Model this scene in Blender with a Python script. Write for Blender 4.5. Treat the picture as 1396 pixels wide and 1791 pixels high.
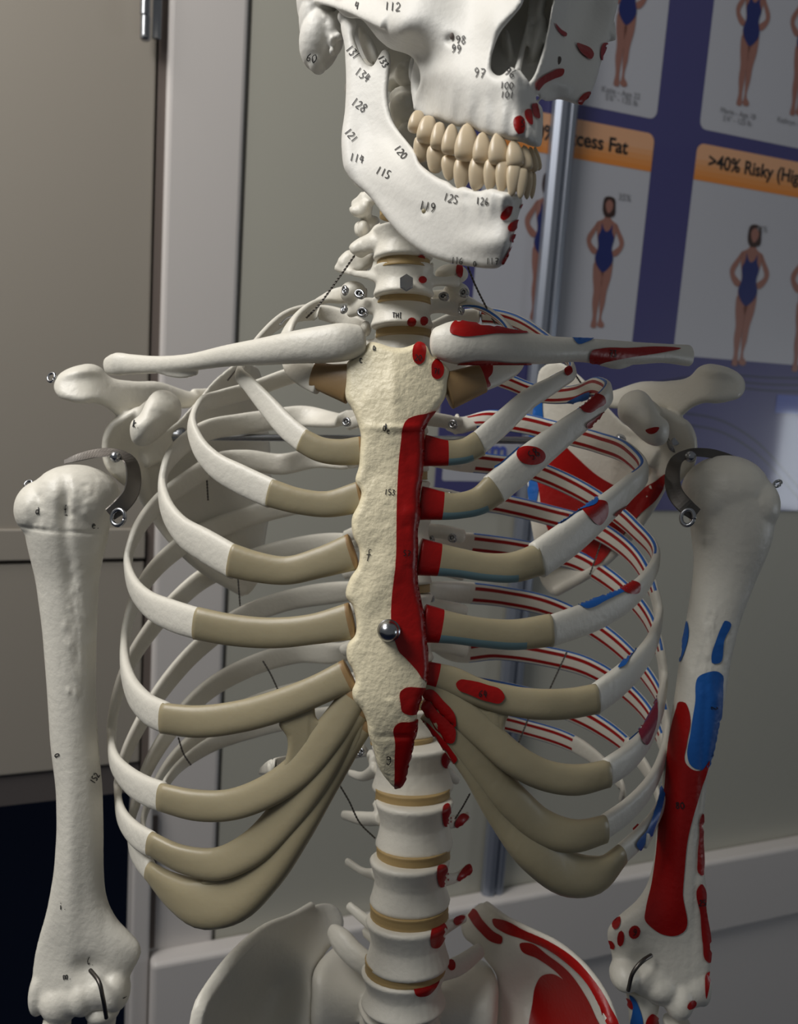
import bpy, bmesh, math, random
import numpy as np
from mathutils import Vector, Matrix
from mathutils.geometry import delaunay_2d_cdt
from mathutils.bvhtree import BVHTree

random.seed(4); rng = np.random.default_rng(4)
for o in list(bpy.data.objects): bpy.data.objects.remove(o)
SC = bpy.context.scene
COL = SC.collection

# ------------------------------------------------------------------ camera
F = 1610.0; CX, CY = 698.0, 895.5
CAM = np.array([0.0, 0.0, 1.45])
down = np.array([-680.0, 9655.0, F]); down /= np.linalg.norm(down)      # world down in camera axes (right, down, forward)
up_c = -down
fw = np.array([0, 0, 1.0]); yw = fw - fw.dot(up_c) * up_c; yw /= np.linalg.norm(yw)
xw = np.cross(yw, up_c)
if xw[0] < 0: xw = -xw
R = np.stack([xw, yw, up_c])            # rows: world axes expressed in camera axes
cam_d = bpy.data.cameras.new('camera'); cam = bpy.data.objects.new('camera', cam_d); COL.objects.link(cam)
right = R @ np.array([1.0, 0, 0]); upv = R @ np.array([0, -1.0, 0]); back = R @ np.array([0, 0, -1.0])
M = Matrix(((right[0], upv[0], back[0], CAM[0]), (right[1], upv[1], back[1], CAM[1]), (right[2], upv[2], back[2], CAM[2]), (0, 0, 0, 1)))
cam.matrix_world = M
cam_d.sensor_fit = 'HORIZONTAL'; cam_d.sensor_width = 36.0
cam_d.lens = F / 1396.0 * 36.0
cam_d.clip_start = 0.01
cam_d.dof.use_dof = True; cam_d.dof.focus_distance = 0.455; cam_d.dof.aperture_fstop = 17.0
SC.camera = cam

def P(x, y, z):
    return CAM + R @ np.array([(x - CX) / F * z, (y - CY) / F * z, z])
def PV(a):
    a = np.asarray(a, float)
    c = np.stack([(a[:, 0] - CX) / F * a[:, 2], (a[:, 1] - CY) / F * a[:, 2], a[:, 2]], 1)
    return CAM + c @ R.T
def RAY(x, y):
    d = R @ np.array([(x - CX) / F, (y - CY) / F, 1.0]); return d / np.linalg.norm(d)

# ------------------------------------------------------------------ wall frame (plane behind the skeleton)
wd = R @ (np.array([4547.0 - CX, 0, F])); wd[2] = 0; wd /= np.linalg.norm(wd)     # along the wall, to the right
wn = np.array([wd[1], -wd[0], 0.0])                                                # out of the wall, toward the camera
W0 = P(900, 700, 1.30)
def WS(x, y, off=0.0):
    """pixel -> (s, h) on the plane lying off metres in front of the wall"""
    d = RAY(x, y); o = W0 + wn * off
    t = (o - CAM).dot(wn) / d.dot(wn); p = CAM + d * t
    return (p - W0).dot(wd), p[2]
def WP(s, h, off=0.0):
    p = W0 + wd * s + wn * off; return np.array([p[0], p[1], h])

# ------------------------------------------------------------------ light, world, exposure
SC.view_settings.view_transform = 'Standard'; SC.view_settings.look = 'None'
SC.view_settings.gamma = 1.0; SC.view_settings.use_curve_mapping = False
SC.view_settings.exposure = -0.14
world = bpy.data.worlds.new('room_air'); SC.world = world; world.use_nodes = True
bg = world.node_tree.nodes['Background']; bg.inputs[0].default_value = (0.92, 0.96, 1.0, 1); bg.inputs[1].default_value = 0.12

def area(name, loc, target, sx, sy, power, col):
    l = bpy.data.lights.new(name, 'AREA'); l.shape = 'RECTANGLE'; l.size = sx; l.size_y = sy; l.energy = power; l.color = col
    o = bpy.data.objects.new(name, l); COL.objects.link(o); o.location = loc
    o.rotation_euler = (Vector(target) - Vector(loc)).to_track_quat('-Z', 'Y').to_euler(); return o
area('ceiling_panel_light', (-0.95, -0.15, 2.45), (-0.15, 0.5, 1.35), 0.7, 0.5, 15.5, (1.0, 0.985, 0.955))
area('left_wall_fill', (-0.85, 0.45, 2.55), (-0.55, 1.15, 1.3), 0.6, 0.6, 11.5, (1.0, 0.95, 0.90))  # added fill lamp, no real fitting: brightens the left part of the back wall

# ------------------------------------------------------------------ materials
def lin(c):
    return tuple(((v / 255) / 12.92 if v / 255 <= 0.04045 else ((v / 255 + 0.055) / 1.055) ** 2.4) for v in c) + (1,)
MATS = {}
def mat(name, rgb, rough=0.5, metal=0.0, bump=0.0, bscale=400.0, sss=0.0, var=0.0, vscale=40.0, spec=0.5, alpha=None, coat=0.0, trans=0.0):
    m = bpy.data.materials.new(name); m.use_nodes = True; nt = m.node_tree
    b = nt.nodes['Principled BSDF']
    b.inputs['Base Color'].default_value = lin(rgb); b.inputs['Roughness'].default_value = rough; b.inputs['Metallic'].default_value = metal
    b.inputs['Specular IOR Level'].default_value = spec
    if coat: b.inputs['Coat Weight'].default_value = coat; b.inputs['Coat Roughness'].default_value = 0.06
    if trans: b.inputs['Transmission Weight'].default_value = trans
    if sss:
        b.inputs['Subsurface Weight'].default_value = sss; b.inputs['Subsurface Radius'].default_value = (1, .7, .4); b.inputs['Subsurface Scale'].default_value = 0.006
    tc = nt.nodes.new('ShaderNodeTexCoord')
    if var:
        n = nt.nodes.new('ShaderNodeTexNoise'); n.inputs['Scale'].default_value = vscale; n.inputs['Detail'].default_value = 4
        nt.links.new(tc.outputs['Object'], n.inputs['Vector'])
        mx = nt.nodes.new('ShaderNodeMix'); mx.data_type = 'RGBA'
        c = lin(rgb); mx.inputs[6].default_value = tuple(v * (1 - var) for v in c[:3]) + (1,); mx.inputs[7].default_value = tuple(min(1, v * (1 + var * .6)) for v in c[:3]) + (1,)
        nt.links.new(n.outputs['Fac'], mx.inputs[0]); nt.links.new(mx.outputs[2], b.inputs['Base Color'])
    if bump:
        n = nt.nodes.new('ShaderNodeTexNoise'); n.inputs['Scale'].default_value = bscale; n.inputs['Detail'].default_value = 3
        nt.links.new(tc.outputs['Object'], n.inputs['Vector'])
        bp = nt.nodes.new('ShaderNodeBump'); bp.inputs['Strength'].default_value = bump; bp.inputs['Distance'].default_value = 0.001
        nt.links.new(n.outputs['Fac'], bp.inputs['Height']); nt.links.new(bp.outputs[0], b.inputs['Normal'])
    MATS[name] = m; return m
mat('bone', (226, 222, 210), .42, bump=.35, bscale=260, sss=.0, var=.05)
mat('bone_white', (230, 228, 221), .5, bump=.28, bscale=300, var=.04)
mat('bone_cream', (240, 229, 196), .45, bump=.6, bscale=350, var=.08)
mat('cartilage', (164, 153, 124), .38, bump=.15, bscale=200, sss=.25, var=.06)
mat('cartilage_brown', (150, 122, 84), .4, bump=.1, sss=.2)
mat('disc', (172, 146, 98), .5, bump=.15)
mat('tooth', (214, 196, 166), .3, sss=.1, var=.08, vscale=120)
mat('red_paint', (156, 12, 10), .36, bump=.25, bscale=300, spec=.35)
mat('maroon_paint', (130, 20, 50), .45, bump=.2)
mat('blue_paint', (22, 92, 172), .42, bump=.25, bscale=300)
mat('blue_tint', (112, 140, 146), .38, sss=.2)
mat('ink', (16, 16, 20), .6)
mat('steel', (170, 172, 176), .25, metal=1.0)
mat('dark_steel', (104, 100, 96), .4, metal=1.0)
mat('wall_paint', (176, 174, 162), .55, bump=.05, bscale=600)
mat('door_paint', (152, 145, 134), .55, bump=.05, bscale=600)
mat('frame_paint', (205, 200, 196), .45)
mat('gap_dark', (104, 94, 88), .8)
mat('seal', (98, 96, 90), .6)
mat('ledge_paint', (206, 201, 197), .5)
mat('rail_brown', (84, 78, 76), .7)
mat('carpet', (12, 32, 66), .95, bump=.6, bscale=900)
mat('alu', (150, 156, 168), .38, metal=.7)
mat('poster_purple', (68, 66, 118), .35, coat=.6)
mat('poster_dark', (48, 46, 84), .35, coat=.6)
mat('poster_blue', (70, 86, 170), .35, coat=.6)
mat('poster_white', (186, 187, 194), .35, coat=.6)
mat('poster_orange', (224, 146, 74), .35, coat=.6)
for _i in range(5): mat('poster_orange_%s' % 'abcde'[_i], tuple(int(p + (q - p) * _i / 4) for p, q in zip((222, 138, 62), (222, 168, 128))), .35, coat=.6)
mat('print_black', (24, 22, 24), .4, coat=.6)
mat('print_grey', (130, 130, 134), .4, coat=.6)
mat('print_skin', (150, 104, 92), .4, coat=.6)
mat('print_skin_dark', (146, 96, 82), .4, coat=.6)
mat('print_navy', (20, 34, 100), .4, coat=.6)
mat('print_hair', (54, 34, 30), .4, coat=.6)

# ------------------------------------------------------------------ mesh builder
class MB:
    def __init__(s): s.v = []; s.f = []; s.m = []; s.n = 0
    def add(s, v, f, m=0):
        v = np.asarray(v, float); s.v.append(v)
        s.f += [tuple(int(i) + s.n for i in q) for q in f]
        s.m += list(m) if hasattr(m, '__len__') else [m] * len(f)
        s.n += len(v)
    def verts(s): return np.concatenate(s.v) if s.v else np.zeros((0, 3))
    def bvh(s): return BVHTree.FromPolygons([tuple(p) for p in s.verts()], s.f)
    def build(s, name, mats, parent=None, smooth=True, origin=None):
        me = bpy.data.meshes.new(name)
        off = np.array(ORG[parent.name]) if parent is not None else (np.array(origin) if origin is not None else np.zeros(3))
        V = s.verts() - off
        me.from_pydata([tuple(p) for p in V], [], s.f)
        for m in mats: me.materials.append(MATS[m])
        me.polygons.foreach_set('material_index', s.m); me.polygons.foreach_set('use_smooth', [smooth] * len(s.f)); me.update()
        o = bpy.data.objects.new(name, me); COL.objects.link(o)
        if parent is not None: o.parent = parent
        else: o.location = off
        ORG[o.name] = off
        return o
    def remesh(s, voxel=0.0009, it=3, fac=.5):
        me = bpy.data.meshes.new('tmp'); me.from_pydata([tuple(p) for p in s.verts()], [], s.f); me.update()
        bm = bmesh.new(); bm.from_mesh(me); bmesh.ops.recalc_face_normals(bm, faces=bm.faces); bm.to_mesh(me); bm.free()
        o = bpy.data.objects.new('tmp', me); COL.objects.link(o)
        r = o.modifiers.new('r', 'REMESH'); r.mode = 'VOXEL'; r.voxel_size = voxel
        if it: q = o.modifiers.new('s', 'SMOOTH'); q.factor = fac; q.iterations = it
        dg = bpy.context.evaluated_depsgraph_get(); dg.update(); e = o.evaluated_get(dg); em = e.to_mesh()
        n = len(em.vertices); a = np.zeros(n * 3); em.vertices.foreach_get('co', a)
        fs = [tuple(p.vertices) for p in em.polygons]
        e.to_mesh_clear(); bpy.data.objects.remove(o); bpy.data.meshes.remove(me)
        s.v = [a.reshape(-1, 3)]; s.f = fs; s.m = [0] * len(fs); s.n = n
        return s
ORG = {}

def catmull(p, n, closed=False):
    p = np.asarray(p, float); k = len(p)
    if closed: q = np.concatenate([p[-1:], p, p[:2]]); segs = k
    else: q = np.concatenate([2 * p[:1] - p[1:2], p, 2 * p[-1:] - p[-2:-1]]); segs = k - 1
    d = np.linalg.norm(np.diff(q[:, :2], axis=0), axis=1)[1:1 + segs]; d = np.maximum(d, 1e-6)
    cum = np.concatenate([[0], np.cumsum(d)]); t = np.linspace(0, cum[-1], n, endpoint=not closed)
    out = []
    for v in t:
        i = min(int(np.searchsorted(cum, v, 'right')) - 1, segs - 1); u = (v - cum[i]) / d[i]
        a, b, c, e = q[i], q[i + 1], q[i + 2], q[i + 3]
        # non-uniform tangents keep short/long neighbours from overshooting
        la = max(np.linalg.norm((b - a)[:2]), 1e-6); lb = d[i]; lc = max(np.linalg.norm((e - c)[:2]), 1e-6)
        m1 = lb * ((b - a) / la * lb + (c - b) / lb * la) / (la + lb); m2 = lb * ((c - b) / lb * lc + (e - c) / lc * lb) / (lb + lc)
        u2, u3 = u * u, u ** 3
        out.append((2 * u3 - 3 * u2 + 1) * b + (u3 - 2 * u2 + u) * m1 + (-2 * u3 + 3 * u2) * c + (u3 - u2) * m2)
    return np.array(out)

def sweep(mb, W, wid, thk, nrm, seg=20, expo=2.4, matf=None, cap=True, caplen=.5):
    """W world path (n,3); wid/thk half sizes in metres (n); nrm(n,3) = thickness direction hints."""
    n = len(W); T = np.gradient(W, axis=0); T /= np.linalg.norm(T, axis=1)[:, None]
    nrm = nrm - (nrm * T).sum(1)[:, None] * T; nrm /= np.maximum(np.linalg.norm(nrm, axis=1)[:, None], 1e-9)
    B = np.cross(T, nrm)
    rows = []
    ang = np.arange(seg) / seg * 2 * np.pi
    ca, sa = np.cos(ang), np.sin(ang)
    cc = np.sign(ca) * np.abs(ca) ** (2 / expo); ss = np.sign(sa) * np.abs(sa) ** (2 / expo)
    def ring(p, b, nn, a, c): return p + b * (cc * a)[:, None] + nn * (ss * c)[:, None]
    idx = []
    if cap:
        r0 = min(wid[0], thk[0]) * caplen
        for k in (1.0, .8, .4): idx.append((0, -r0 * k, math.sqrt(max(0, 1 - k * k)) * (1 if k < 1 else 0) + (.25 if k == 1 else 0)))
    for i in range(n): idx.append((i, 0, 1))
    if cap:
        r1 = min(wid[-1], thk[-1]) * caplen
        for k in (.4, .8, 1.0): idx.append((n - 1, r1 * k, math.sqrt(max(0, 1 - k * k)) * (1 if k < 1 else 0) + (.25 if k == 1 else 0)))
    for (i, d, s) in idx: rows.append(ring(W[i] + T[i] * d, B[i], nrm[i], wid[i] * s, thk[i] * s))
    V = np.concatenate(rows); m = len(rows); f = []; mt = []
    for r in range(m - 1):
        for j in range(seg):
            k = (j + 1) % seg
            f.append((r * seg + j, r * seg + k, (r + 1) * seg + k, (r + 1) * seg + j))
            mt.append(matf(min(max(r - (3 if cap else 0), 0), n - 1) / (n - 1), (ang[j] + np.pi / seg) % (2 * np.pi)) if matf else 0)
    f.append(tuple(range(seg))[::-1]); f.append(tuple((m - 1) * seg + j for j in range(seg)))
    mt += [mt[0], mt[-1]]
    mb.add(V, f, mt)

def px_sweep(mb, pts, n=40, thick=.6, nrm=None, seg=20, expo=2.3, matf=None, cap=True, tpx=None, caplen=.5, base=0):
    """pts rows: px, py, z, width_px [, thickness ratio]"""
    a = np.asarray(pts, float)
    c = catmull(a, n)
    W = PV(c[:, :3]); w = c[:, 3] * c[:, 2] / F / 2
    th = w * (c[:, 4] if c.shape[1] > 4 else thick)
    N = np.tile(back, (n, 1)) if nrm is None else nrm(W)
    if matf is None and base: matf = lambda u, a_: base
    sweep(mb, W, w, th, N, seg, expo, matf, cap, caplen)
    return W

def ell(mb, x, y, z, rx, ry, rz=None, rot=0, tilt=0, nu=20, nv=12, mat_=0):
    """ellipsoid at pixel, semi-axes in pixels (rx, ry) and metres (rz), rotated in the image by rot degrees"""
    k = z / F; a, b = rx * k, ry * k; c = rz if rz is not None else min(a, b)
    V = [(0, 1, 0)]; f = []
    for i in range(1, nv):
        p = math.pi * i / nv
        for j in range(nu): q = 2 * math.pi * j / nu; V.append((math.sin(p) * math.cos(q), math.cos(p), math.sin(p) * math.sin(q)))
    V.append((0, -1, 0)); V = np.array(V); L = len(V) - 1
    for j in range(nu):
        k2 = (j + 1) % nu; f.append((0, 1 + k2, 1 + j)); f.append((L, L - nu + j, L - nu + k2))
        for i in range(nv - 2): o = 1 + i * nu; f.append((o + j, o + k2, o + nu + k2, o + nu + j))
    V = V * np.array([a, b, c]); r = math.radians(rot); cr, sr = math.cos(r), math.sin(r)
    X = V[:, 0] * cr - V[:, 1] * sr; Y = V[:, 0] * sr + V[:, 1] * cr; Z = V[:, 2]
    if tilt: t = math.radians(tilt); Y, Z = Y * math.cos(t) - Z * math.sin(t), Y * math.sin(t) + Z * math.cos(t)
    mb.add(P(x, y, z) + X[:, None] * right + Y[:, None] * upv + Z[:, None] * back, f, mat_)

def inside(pts, poly):
    x, y = pts[:, 0], pts[:, 1]; r = np.zeros(len(pts), bool); n = len(poly)
    for i in range(n):
        x1, y1 = poly[i]; x2, y2 = poly[(i + 1) % n]
        c = ((y1 > y) != (y2 > y)); 
        with np.errstate(divide='ignore', invalid='ignore'): xi = (x2 - x1) * (y - y1) / (y2 - y1) + x1
        r ^= c & (x < xi)
    return r
def pdist(pts, poly):
    a = np.asarray(poly, float); b = np.roll(a, -1, 0); d = b - a; L = np.maximum((d ** 2).sum(1), 1e-9)
    t = np.clip(((pts[:, None, :] - a) * d).sum(2) / L, 0, 1); q = a + t[..., None] * d
    return np.sqrt(((pts[:, None, :] - q) ** 2).sum(2)).min(1)
def tps(ctrl):
    c = np.asarray(ctrl, float); n = len(c); s = 300.0; X = c[:, :2] / s
    def phi(r): return np.where(r > 0, r * r * np.log(np.maximum(r, 1e-9)), 0)
    K = phi(np.linalg.norm(X[:, None] - X[None], axis=2)) + np.eye(n) * 1e-3
    Pm = np.concatenate([np.ones((n, 1)), X], 1); A = np.block([[K, Pm], [Pm.T, np.zeros((3, 3))]])
    w = np.linalg.solve(A, np.concatenate([c[:, 2], np.zeros(3)]))
    def f(q):
        q = q / s; return phi(np.linalg.norm(q[:, None] - X[None], axis=2)) @ w[:n] + w[n] + q @ w[n + 1:]
    return f
def tri2d(polys, step, rings=(), smooth=True):
    outs = []
    for p in polys:
        p = np.asarray(p, float)
        L = np.linalg.norm(p - np.roll(p, -1, 0), axis=1).sum(); n = max(8, int(L / step))
        outs.append(catmull(p, n, True) if smooth else np.concatenate([[a + (b - a) * t for t in np.arange(0, 1, 1 / max(1, int(np.linalg.norm(b - a) / step)))] for a, b in zip(p, np.roll(p, -1, 0))]))
    o = outs[0]; x0, y0 = o.min(0); x1, y1 = o.max(0)
    gx, gy = np.meshgrid(np.arange(x0, x1, step), np.arange(y0, y1, step * .87)); gx[1::2] += step / 2
    g = np.stack([gx.ravel(), gy.ravel()], 1); g = g[inside(g, o)]
    for h in outs[1:]: g = g[~inside(g, h)]
    if len(g): d = np.min([pdist(g, h) for h in outs], 0); lim = (max(rings) if rings else 0) + step * .45; g = g[d > lim]
    extra = []
    for h in outs:
        t = np.roll(h, -1, 0) - np.roll(h, 1, 0); t /= np.linalg.norm(t, axis=1)[:, None] + 1e-9; nn = np.stack([-t[:, 1], t[:, 0]], 1)
        for rr in rings:
            for sg in (1, -1):
                q = h + nn * rr * sg; k = inside(q, o)
                for h2 in outs[1:]: k &= ~inside(q, h2)
                q = q[k]
                if len(q): q = q[np.min([pdist(q, h2) for h2 in outs], 0) > rr * .9]; extra.append(q)
    B = np.concatenate(outs); allp = np.concatenate([B] + extra + [g]); edges = []; k = 0
    for h in outs: edges += [(k + i, k + (i + 1) % len(h)) for i in range(len(h))]; k += len(h)
    r = delaunay_2d_cdt([Vector(p) for p in allp], edges, [], 0, 1e-4)
    V = np.array([tuple(v) for v in r[0]]); T = np.array([tuple(t) for t in r[2] if len(t) == 3]); cen = V[T].mean(1)
    k = inside(cen, o)
    for h in outs[1:]: k &= ~inside(cen, h)
    return V, T[k], outs
def plate(mb, outline, zc, T, ew, holes=(), bumps=(), step=6, fmat=0, backT=None, smooth=True, bbumps=True):
    V, tri, outs = tri2d([outline] + list(holes), step, (ew * .12, ew * .4), smooth)
    z = tps(zc)(V) if len(zc) > 2 else np.full(len(V), zc[0][2])
    d = np.min([pdist(V, h) for h in outs], 0); d[d < .05] = 0
    u = np.clip(d / ew, 0, 1); t = T * np.sqrt(np.clip(1 - (1 - u) ** 2, 0, 1)); bz = np.zeros(len(V))
    for b in bumps:
        x, y, rx, ry, am = b[:5]; r = math.radians(b[5]) if len(b) > 5 else 0
        dx, dy = V[:, 0] - x, V[:, 1] - y; X = dx * math.cos(r) + dy * math.sin(r); Y = -dx * math.sin(r) + dy * math.cos(r)
        bz += am * np.exp(-((X / rx) ** 2 + (Y / ry) ** 2))
    bz *= np.clip(u * 1.3, 0, 1)
    fr = PV(np.column_stack([V, z - t - bz])); bk = PV(np.column_stack([V, z + (t if backT is None else t / T * backT) - (np.minimum(bz, 0) if bbumps else 0)]))
    bd = d == 0; mp = np.arange(len(V)); nb = np.where(~bd)[0]; mp2 = mp.copy(); mp2[nb] = len(V) + np.arange(len(nb))
    VV = np.concatenate([fr, bk[nb]])
    # consistent orientation: front faces the camera
    a = V[tri]; cr = (a[:, 1, 0] - a[:, 0, 0]) * (a[:, 2, 1] - a[:, 0, 1]) - (a[:, 1, 1] - a[:, 0, 1]) * (a[:, 2, 0] - a[:, 0, 0])
    tri = np.where((cr > 0)[:, None], tri[:, ::-1], tri)
    fs = [tuple(t_) for t_ in tri] + [tuple(mp2[t_[::-1]]) for t_ in tri if not (bd[t_].all() and False)]
    mb.add(VV, fs, fmat)

PK = 0
def patch(mb, bvh, poly, m, off=.0005, step=5, smooth=True, maxd=None):
    global PK; PK += 1; off = off + .00006 * (PK % 6)
    V, tri, _ = tri2d([poly], step, (), smooth)
    pos = []; ok = np.zeros(len(V), bool)
    for i, (x, y) in enumerate(V):
        d = RAY(x, y); h = bvh.ray_cast(Vector(CAM), Vector(d))
        if h[0] is None: pos.append(None); continue
        n = h[1]; n = -n if n.dot(Vector(d)) > 0 else n
        pos.append(tuple(h[0] + n * off)); ok[i] = True
    hit = np.where(ok)[0]
    for i in np.where(~ok)[0]:
        pos[i] = (0, 0, 0)
        if not len(hit): continue
        j = hit[np.argmin(((V[hit] - V[i]) ** 2).sum(1))]
        if np.linalg.norm(V[j] - V[i]) > 26: continue
        z = ((np.array(pos[j]) - CAM) @ R)[2]; q = P(V[i][0], V[i][1], z); h = bvh.find_nearest(Vector(q))
        if h[0] is not None and h[3] < .005: pos[i] = tuple(h[0] + h[1] * off); ok[i] = True
    pos = np.array(pos); keep = [tuple(t) for t in tri if ok[t].all() and max(np.linalg.norm(pos[t[0]] - pos[t[1]]), np.linalg.norm(pos[t[1]] - pos[t[2]]), np.linalg.norm(pos[t[0]] - pos[t[2]])) < (.013 if step > 5.5 else .0075)]
    if keep:
        a = V[[k[0] for k in keep]]; b = V[[k[1] for k in keep]]; c = V[[k[2] for k in keep]]
        cr = (b[:, 0] - a[:, 0]) * (c[:, 1] - a[:, 1]) - (b[:, 1] - a[:, 1]) * (c[:, 0] - a[:, 0])
        keep = [k[::-1] if s > 0 else k for k, s in zip(keep, cr)]
        mb.add(pos, keep, m)

G = {'0': [[(.5, 0), (.1, .3), (.1, .7), (.5, 1), (.9, .7), (.9, .3), (.5, 0)]], '1': [[(.5, 0), (.45, 1)]],
     '2': [[(.1, .2), (.5, 0), (.85, .25), (.1, 1), (.95, .95)]], '3': [[(.1, .05), (.8, .1), (.4, .42), (.85, .7), (.5, 1), (.05, .9)]],
     '4': [[(.3, 0), (.22, .28), (.12, .56), (.14, .6), (.5, .58), (.95, .54)], [(.72, .1), (.66, 1)]], '5': [[(.85, 0), (.25, .02), (.2, .42), (.8, .55), (.7, .95), (.1, .95)]],
     '6': [[(.7, 0), (.2, .4), (.2, .9), (.7, .95), (.8, .6), (.25, .6)]], '7': [[(.1, .05), (.85, .05), (.45, 1)], [(.3, .5), (.8, .5)]],
     '8': [[(.5, .45), (.15, .2), (.5, 0), (.85, .2), (.5, .45), (.1, .75), (.5, 1), (.9, .75), (.5, .45)]],
     '9': [[(.8, .35), (.4, .5), (.15, .2), (.5, 0), (.8, .2), (.75, .7), (.4, 1)]],
     'a': [[(.8, .4), (.4, .3), (.1, .7), (.4, 1), (.8, .7), (.8, .4), (.85, 1)]], 'c': [[(.8, .4), (.4, .3), (.1, .65), (.4, 1), (.8, .9)]],
     'd': [[(.75, .5), (.4, .4), (.1, .7), (.4, 1), (.75, .8), (.8, 0), (.8, 1)]], 'e': [[(.1, .65), (.8, .6), (.5, .3), (.1, .6), (.3, 1), (.8, .9)]],
     'f': [[(.8, .05), (.5, .1), (.45, .5), (.4, 1.1)], [(.1, .55), (.8, .5)]], 'g': [[(.8, .2), (.3, .1), (.2, .4), (.75, .4), (.8, .15), (.8, .85), (.4, 1), (.2, .85)]],
     'k': [[(.2, 0), (.2, 1)], [(.8, .3), (.25, .6), (.8, 1)]], 'i': [[(.5, .4), (.5, 1)], [(.5, .1), (.52, .18)]], 'm': [[(.05, 1), (.1, .4), (.45, .5), (.45, 1), (.5, .5), (.85, .4), (.9, 1)]],
     'T': [[(0, 0), (1, 0)], [(.5, 0), (.5, 1)]], 'H': [[(.1, 0), (.1, 1)], [(.9, 0), (.9, 1)], [(.1, .5), (.9, .5)]], 'I': [[(.5, 0), (.5, 1)], [(.2, 0), (.8, 0)], [(.2, 1), (.8, 1)]],
     'n': [[(.1, 1), (.15, .4), (.7, .4), (.75, 1)]], 'l': [[(.5, 0), (.2, .6), (.6, 1), (.8, .8)]], '.': [[(.3, .95), (.42, 1)]]}
def write(mb, bvh, s, x, y, h, m, rot=0, w=1.6, asp=.64):
    """handwritten characters centred on pixel x, y with height h, laid on the surface"""
    lift = .0011 if s in ('5', '20', '71', '57b', '57c', '58', '64', '80', '2', '25', '9', '73') else .0004    # over paint, or straight on the bone
    r = math.radians(rot); cr, sr = math.cos(r), math.sin(r); tot = len(s) * h * asp
    for ci, ch in enumerate(s):
        for line in G.get(ch, []):
            q = np.array([((ci + .08 + .8 * a) * h * asp - tot / 2, (b - .5) * h) for a, b in line]); q += rng.normal(0, h * .018, q.shape)
            q = np.stack([x + q[:, 0] * cr - q[:, 1] * sr, y + q[:, 0] * sr + q[:, 1] * cr], 1)
            q = catmull(q, max(4, int(len(q) * 3))) if len(q) > 2 else np.array([q[0] + (q[1] - q[0]) * t for t in np.linspace(0, 1, 5)])
            t = np.gradient(q, axis=0); t /= np.linalg.norm(t, axis=1)[:, None] + 1e-9; nn = np.stack([-t[:, 1], t[:, 0]], 1) * w / 2
            pos = []; ok = True
            for a in (q + nn, q - nn):
                for p in a:
                    d = Vector(RAY(*p)); hh = bvh.ray_cast(Vector(CAM), d)
                    if hh[0] is None: ok = False; break
                    n_ = hh[1]; n_ = -n_ if n_.dot(d) > 0 else n_
                    pos.append(tuple(hh[0] + n_ * lift))
                if not ok: break
            if ok:
                k = len(q); mb.add(pos, [(i, i + 1, k + i + 1, k + i) for i in range(k - 1)], m)
def wire(mb, pts, r, n=30, seg=8, twist=False, m=0):
    c = catmull(pts, n); W = PV(c[:, :3])
    N = np.tile(back + .01 * right, (n, 1))
    if twist:
        T = np.gradient(W, axis=0); T /= np.linalg.norm(T, axis=1)[:, None]; A = N - (N * T).sum(1)[:, None] * T; A /= np.linalg.norm(A, axis=1)[:, None]; B = np.cross(T, A)
        L = np.concatenate([[0], np.cumsum(np.linalg.norm(np.diff(W, axis=0), axis=1))]); ph = L / .004 * 2 * np.pi
        for s in (0, np.pi): sweep(mb, W + A * (np.cos(ph + s) * r * .7)[:, None] + B * (np.sin(ph + s) * r * .7)[:, None], np.full(n, r * .75), np.full(n, r * .75), N, 6, 2, lambda u, a: m)
    else: sweep(mb, W, np.full(n, r), np.full(n, r), N, seg, 2, lambda u, a: m)
def ring(mb, x, y, z, r, tr, rot=0, ax=1.0, m=0, n=20):
    """small wire eyelet: ring of radius r px squeezed by ax in one direction"""
    a = np.linspace(0, 2 * np.pi, n); k = math.radians(rot); u = np.cos(a) * r * ax; v = np.sin(a) * r
    pts = np.stack([x + u * math.cos(k) - v * math.sin(k), y + u * math.sin(k) + v * math.cos(k), z - .0015 * np.cos(a)], 1)
    W = PV(pts); sweep(mb, W, np.full(n, tr), np.full(n, tr), np.tile(back, (n, 1)), 8, 2, lambda u_, a_: m, cap=False)

def tag(o, label=None, cat=None, group=None, kind=None):
    for k, v in (('label', label), ('category', cat), ('group', group), ('kind', kind)):
        if v: o[k] = v
    return o
def empty(name, loc, parent=None):
    o = bpy.data.objects.new(name, None); COL.objects.link(o); o.empty_display_size = .05
    o.location = tuple(np.asarray(loc)); ORG[o.name] = np.asarray(loc, float); return o
# ================================================================== setting
dm = bpy.data.materials.new('daylight'); dm.use_nodes = True; _b = dm.node_tree.nodes['Principled BSDF']; _b.inputs['Emission Color'].default_value = (.85, .92, 1, 1); _b.inputs['Emission Strength'].default_value = 9.0; MATS['daylight'] = dm
def wbox(mb, s0, s1, h0, h1, o0, o1, m=0, bev=0):
    v = [WP(s, h, o) for o in (o0, o1) for h in (h0, h1) for s in (s0, s1)]
    mb.add(v, [(0, 1, 3, 2), (4, 6, 7, 5), (0, 4, 5, 1), (2, 3, 7, 6), (0, 2, 6, 4), (1, 5, 7, 3)], m)
def bevel(o, w=.003, seg=3):
    b = o.modifiers.new('bevel', 'BEVEL'); b.width = w; b.segments = seg; b.limit_method = 'ANGLE'
def struct(name, mb, m, smooth=False, bev=0):
    o = mb.build(name, [m] if isinstance(m, str) else m, None, smooth, origin=mb.verts().mean(0)); tag(o, kind='structure')
    if bev: bevel(o, bev)
    return o
S = lambda x, y, off=0: WS(x, y, off)[0]
H = lambda x, y, off=0: WS(x, y, off)[1]
s_gapL = S(270, 460); s_postL = S(284, 460); s_postR = S(418, 460); s_postR2 = S(424, 460)
s_far = s_gapL - 1.3; s_end = S(1396, 700) + 1.2
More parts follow.
